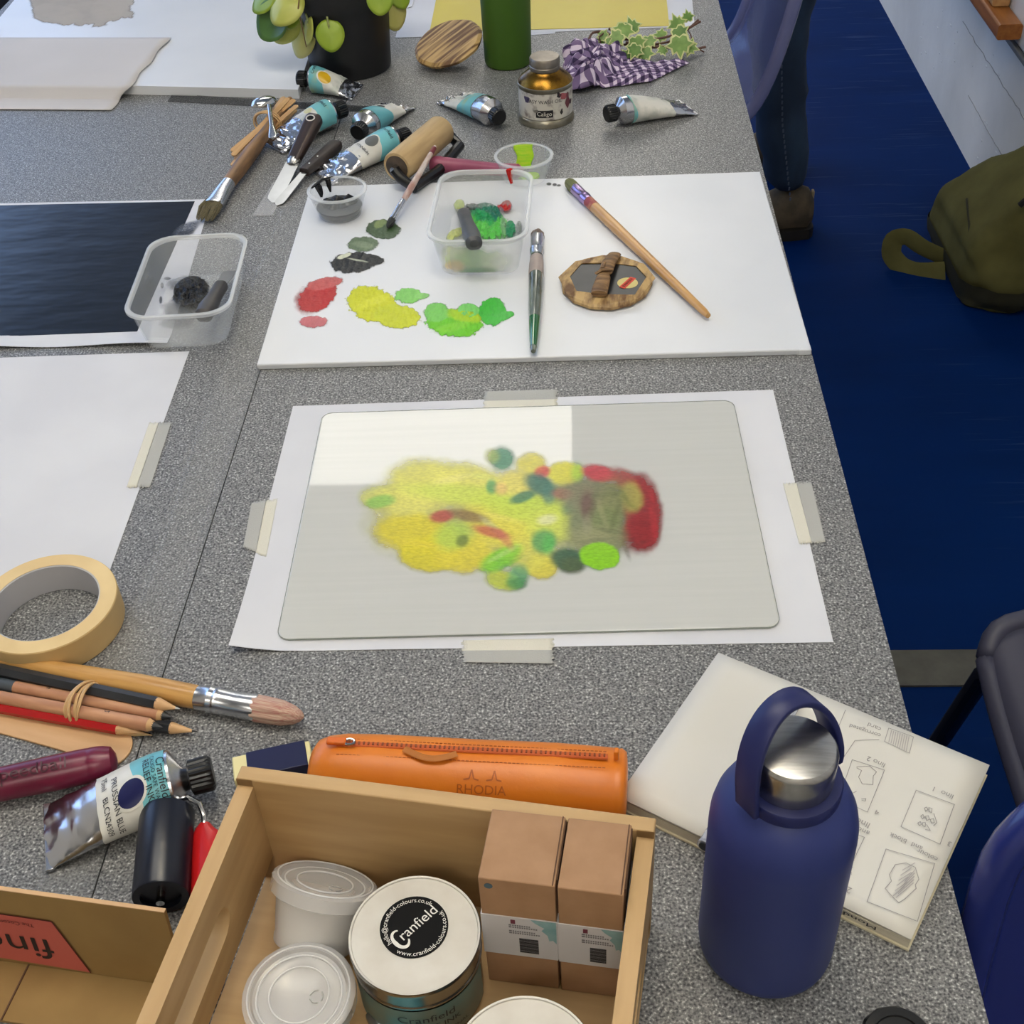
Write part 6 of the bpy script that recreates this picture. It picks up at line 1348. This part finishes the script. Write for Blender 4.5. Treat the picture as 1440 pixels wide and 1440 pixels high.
chair('translucent lilac plastic chair pushed in at the table by a standing person', (.160, 2.29, FZ), math.pi, m_lil, .95, m_lilr, splay=.16, tuck=.12)
chair('dull navy plastic chair with black legs facing the table', (.622, .715, FZ), math.pi, m_navyp, splay=.285, fwd=.045)
chair('shiny blue plastic chair with its curved back next to the sketchbook', (.425, .190, FZ), -math.pi / 2, m_blup, 1.05, None, 1)

# ================================================================ person standing behind the lilac chair
def skin_mesh(name, verts, edges, radii, m, parent, root=0, sub=2):
    me = bpy.data.meshes.new(name); me.from_pydata(verts, edges, []); o = bpy.data.objects.new(name, me); COL.objects.link(o)
    sk_ = o.modifiers.new('skin', 'SKIN'); sk_.use_smooth_shade = True
    if not me.skin_vertices:
        bm = bmesh.new(); bm.from_mesh(me); bm.verts.layers.skin.verify(); bm.to_mesh(me); bm.free()
    for i, r_ in enumerate(radii):
        me.skin_vertices[0].data[i].radius = r_ if isinstance(r_, tuple) else (r_, r_)
        me.skin_vertices[0].data[i].use_root = (i == root)
    md = o.modifiers.new('sub', 'SUBSURF'); md.levels = sub; md.render_levels = sub
    dg = bpy.context.evaluated_depsgraph_get(); me2 = bpy.data.meshes.new_from_object(o.evaluated_get(dg)); bpy.data.objects.remove(o)
    o = bpy.data.objects.new(name, me2); COL.objects.link(o); me2.materials.clear(); me2.materials.append(m); me2.shade_smooth()
    if parent: o.parent = parent
    return o
per = thing('person', 'person in dark blue jeans standing beside the table at the lilac chair', 'person', (.462, 2.645, FZ))
m_jean = mat('dark_denim', (26, 44, 66), rough=.85, c2=(40, 62, 86), scale=14, detail=5, stretch=(1, 1, .5), bump=.3, bscale=60)
m_skin = mat('skin', (206, 160, 132), rough=.5); m_shirt = mat('grey_jumper', (112, 114, 120), rough=.9); m_hair = mat('brown_hair', (70, 48, 36), rough=.6)
zf = 0.0
V = [(.06, .06, .93), (.06, -.03, .88), (.05, -.085, .80), (-.005, -.095, .66), (-.045, -.10, .53), (-.052, -.10, .44), (-.035, -.10, .28), (.0, -.10, .10),
     (.06, .15, .88), (.05, .20, .80), (.01, .205, .66), (-.03, .21, .53), (-.035, .21, .44), (-.01, .21, .28), (.02, .21, .10), (.06, .06, 1.03)]
Ee = [(0, 1), (1, 2), (2, 3), (3, 4), (4, 5), (5, 6), (6, 7), (0, 8), (8, 9), (9, 10), (10, 11), (11, 12), (12, 13), (13, 14), (0, 15)]
rad = [.12, .10, .092, .078, .064, .060, .058, .050, .10, .092, .078, .064, .060, .058, .050, .125]
jo = skin_mesh('jeans', V, Ee, rad, m_jean, per)
for v in jo.data.vertices:      # creases at the knee and ankle
    c = v.co; k = noise.noise((c.x * 9, c.y * 9, c.z * 26)) * .006 + noise.noise((c.x * 22, c.y * 22, c.z * 40)) * .003
    v.co = c + v.normal * k
mb = MB()
pts = [Vector((V[i][0] - .003, V[i][1] - rad[i] * .985, V[i][2])) for i in (2, 3, 4, 5, 6, 7)]
for a, b in zip(pts[:-1], pts[1:]):
    n_ = int((b - a).length / .012)
    for k in range(n_): p = a.lerp(b, (k + .5) / n_); mb.box(p.x, p.y, p.z, .003, .002, .007)
mb.build('side_seam', mat('denim_seam', (74, 84, 104), rough=.8), per, sharp=0)['kind'] = 'stuff'
m_shoe = mat('brown_suede', (92, 80, 62), rough=.8, c2=(70, 60, 46), scale=40); m_sole = mat('dark_sole', (30, 26, 22), rough=.7)
for (ax, ay) in ((.0, -.10), (.02, .21)):
    s_ = MB(); s_.loft([[(ax + .055 - x_, ay + w_ * math.cos(a), max(.022, zc + h_ * math.sin(a))) for a in np.linspace(0, 2 * math.pi, 21)[:-1]] for x_, w_, h_, zc in ((.0, .020, .028, .055), (.012, .032, .05, .055), (.04, .038, .056, .06), (.08, .04, .05, .055), (.13, .042, .035, .045), (.19, .045, .026, .040), (.235, .038, .02, .036), (.255, .018, .01, .032))])
    sh = s_.build('shoe', m_shoe, per)
    MB().prism([(ax + .058 - x_, ay + w_) for x_, w_ in ((0, .02), (.01, .034), (.05, .041), (.13, .043), (.19, .048), (.24, .04), (.26, .02))] + [(ax + .058 - x_, ay - w_) for x_, w_ in ((.26, .02), (.24, .04), (.19, .048), (.13, .043), (.05, .041), (.01, .034), (0, .02))], 0, .024).build('sole', m_sole, sh, sharp=40)
    MB().box(ax + .052, ay, .085, .006, .014, .03).build('heel_tab', mat('heel_tab', (150, 136, 108), rough=.8), sh, bevel=.002)
B = [(.06, .06, 1.0), (.055, .06, 1.14), (.05, .06, 1.30), (.05, .06, 1.42), (.045, .06, 1.49),
     (.05, -.10, 1.40), (.06, -.165, 1.36), (.07, -.20, 1.10), (.0, -.20, .90), (.05, .22, 1.40), (.06, .285, 1.36), (.07, .32, 1.10), (.0, .32, .90)]
Eb = [(0, 1), (1, 2), (2, 3), (3, 4), (3, 5), (5, 6), (6, 7), (7, 8), (3, 9), (9, 10), (10, 11), (11, 12)]
skin_mesh('jumper', B, Eb, [.13, .125, .135, .10, .06, .075, .06, .048, .036, .075, .06, .048, .036], m_shirt, per)
Hd = [(.045, .06, 1.48), (.035, .06, 1.54), (.02, .06, 1.62), (.025, .06, 1.69)]
head = skin_mesh('head', Hd, [(0, 1), (1, 2), (2, 3)], [.052, .055, (.085, .075), .078], m_skin, per)
skin_mesh('hair', [(.06, .06, 1.56), (.06, .06, 1.66), (.035, .06, 1.71), (.0, .06, 1.715)], [(0, 1), (1, 2), (2, 3)], [.062, .078, .078, .06], m_hair, per)
MB().lathe([(.010, 0), (.006, .02), (.001, .026)], 10, 'z', Matrix.Translation((-.06, .06, 1.61)) @ Matrix.Rotation(R_(-70), 4, 'Y')).build('nose', m_skin, per)
for s_ in (-1, 1):
    MB().lathe([(.010, -.004), (.010, .0), (.004, .004)], 14, 'z', Matrix.Translation((-.052, .06 + s_ * .028, 1.64)) @ Matrix.Rotation(R_(-90), 4, 'Y')).build('eye', m_hair, per)
    MB().lathe([(.02, -.006), (.026, 0), (.015, .006)], 14, 'z', Matrix.Translation((.035, .06 + s_ * .078, 1.62)) @ Matrix.Rotation(R_(90), 4, 'X') @ Matrix.Diagonal((.7, 1.2, 1, 1))).build('ear', m_skin, per)
MB().box(-.058, .06, 1.575, .008, .045, .007).build('mouth', mat('lips', (176, 104, 96), rough=.5), per, bevel=.002)
for y0 in (-.20, .32):
    hv = [(.0, y0, .905), (-.02, y0, .86), (-.035, y0, .82)]; he = [(0, 1), (1, 2)]; hr = [.026, (.024, .036), (.020, .038)]
    for k, (dy, ln) in enumerate(((-.027, .06), (-.009, .072), (.009, .068), (.027, .052))):
        i = len(hv); hv += [(-.045, y0 + dy, .80), (-.062, y0 + dy * 1.1, .80 - ln * .55), (-.060, y0 + dy * 1.1, .80 - ln)]; he += [(2, i), (i, i + 1), (i + 1, i + 2)]; hr += [.0095, .009, .0075]
    i = len(hv); th_ = 1 if y0 < 0 else -1; hv += [(-.045, y0 + .035 * th_, .85), (-.07, y0 + .048 * th_, .82), (-.08, y0 + .045 * th_, .79)]; he += [(1, i), (i, i + 1), (i + 1, i + 2)]; hr += [.012, .0105, .0085]
    skin_mesh('hand', hv, he, hr, m_skin, per)

# ================================================================ olive bag against the wall
m_ol = mat('olive_canvas', (104, 100, 58), rough=.9, spec=.2, c2=(84, 80, 44), scale=10, detail=5, bump=.4, bscale=40); m_ol2 = mat('olive_canvas_dark', (52, 50, 28), rough=.85, c2=(42, 40, 22), scale=14)
bag = thing('canvas_bag', 'olive green canvas bag slumped on the floor against the white wall', 'bag', (.83, 2.33, FZ))
def bag_ring(x0, x1, y0, y1, z, e=.0):
    pts = []
    for x, y in rrect(x1 - x0, y1 - y0, min(x1 - x0, y1 - y0) * .38, 8):
        X_, Y_ = x + (x0 + x1) / 2, y + (y0 + y1) / 2
        d = .014 * noise.noise((X_ * 14, Y_ * 14, z * 9)) + .008 * noise.noise((X_ * 30, Y_ * 30, z * 26))
        pts.append((min(X_ + d, .098), Y_ + d, z + d * .6 if z > .05 else z))
    return pts
secs = [(-.06, .095, -.13, .20, .0), (-.072, .098, -.15, .21, .03), (-.074, .098, -.155, .21, .07), (-.066, .098, -.15, .20, .12), (-.045, .098, -.145, .16, .165), (-.015, .098, -.14, .12, .205), (.015, .098, -.135, .08, .24), (.04, .095, -.125, .05, .268), (.055, .09, -.10, .03, .285)]
fine = []
for a, b in zip(secs[:-1], secs[1:]):
    for k in range(4): fine.append(tuple(a[i] + (b[i] - a[i]) * k / 4 for i in range(5)))
fine.append(secs[-1])
MB().loft([bag_ring(*s_) for s_ in fine]).build('bag_body', m_ol, bag, sharp=70)
MB().loft([bag_ring(s_[0] - .004, s_[1], s_[2] - .004, s_[3] + .004, s_[4]) for s_ in fine[1:8]], False, False).build('base_panel', m_ol2, bag, sharp=70)
mb = MB(); mb.tube([(-.062, -.10, .125), (-.056, -.05, .15), (-.045, .03, .165)], .003, 6); mb.build('seam', m_ol2, bag)
mb = MB(); mb.tube([(.0, -.135, .235), (.02, -.14, .262), (.05, -.12, .29), (.07, -.07, .295)], .006, 8); mb.build('draw_cord', mat('black_cord', (18, 18, 16), rough=.8), bag)
mb = MB(); lp = [(-.05, .02, .03), (-.115, .035, .055), (-.145, .05, .075), (-.17, .06, .065), (-.172, .055, .03), (-.15, .04, .008), (-.12, .02, .004), (-.05, .0, .02)]
fl = []
for a, b in zip(lp[:-1], lp[1:]):
    for k in range(4): fl.append(Vector(a).lerp(Vector(b), k / 4))
for _ in range(2): fl = [fl[0]] + [(fl[i - 1] + fl[i] * 2 + fl[i + 1]) / 4 for i in range(1, len(fl) - 1)] + [fl[-1]]
mb.tube(fl, .020, 12, flat=(.14, 1), up=(0, 1, .3)); mb.build('strap_loop', m_ol, bag)
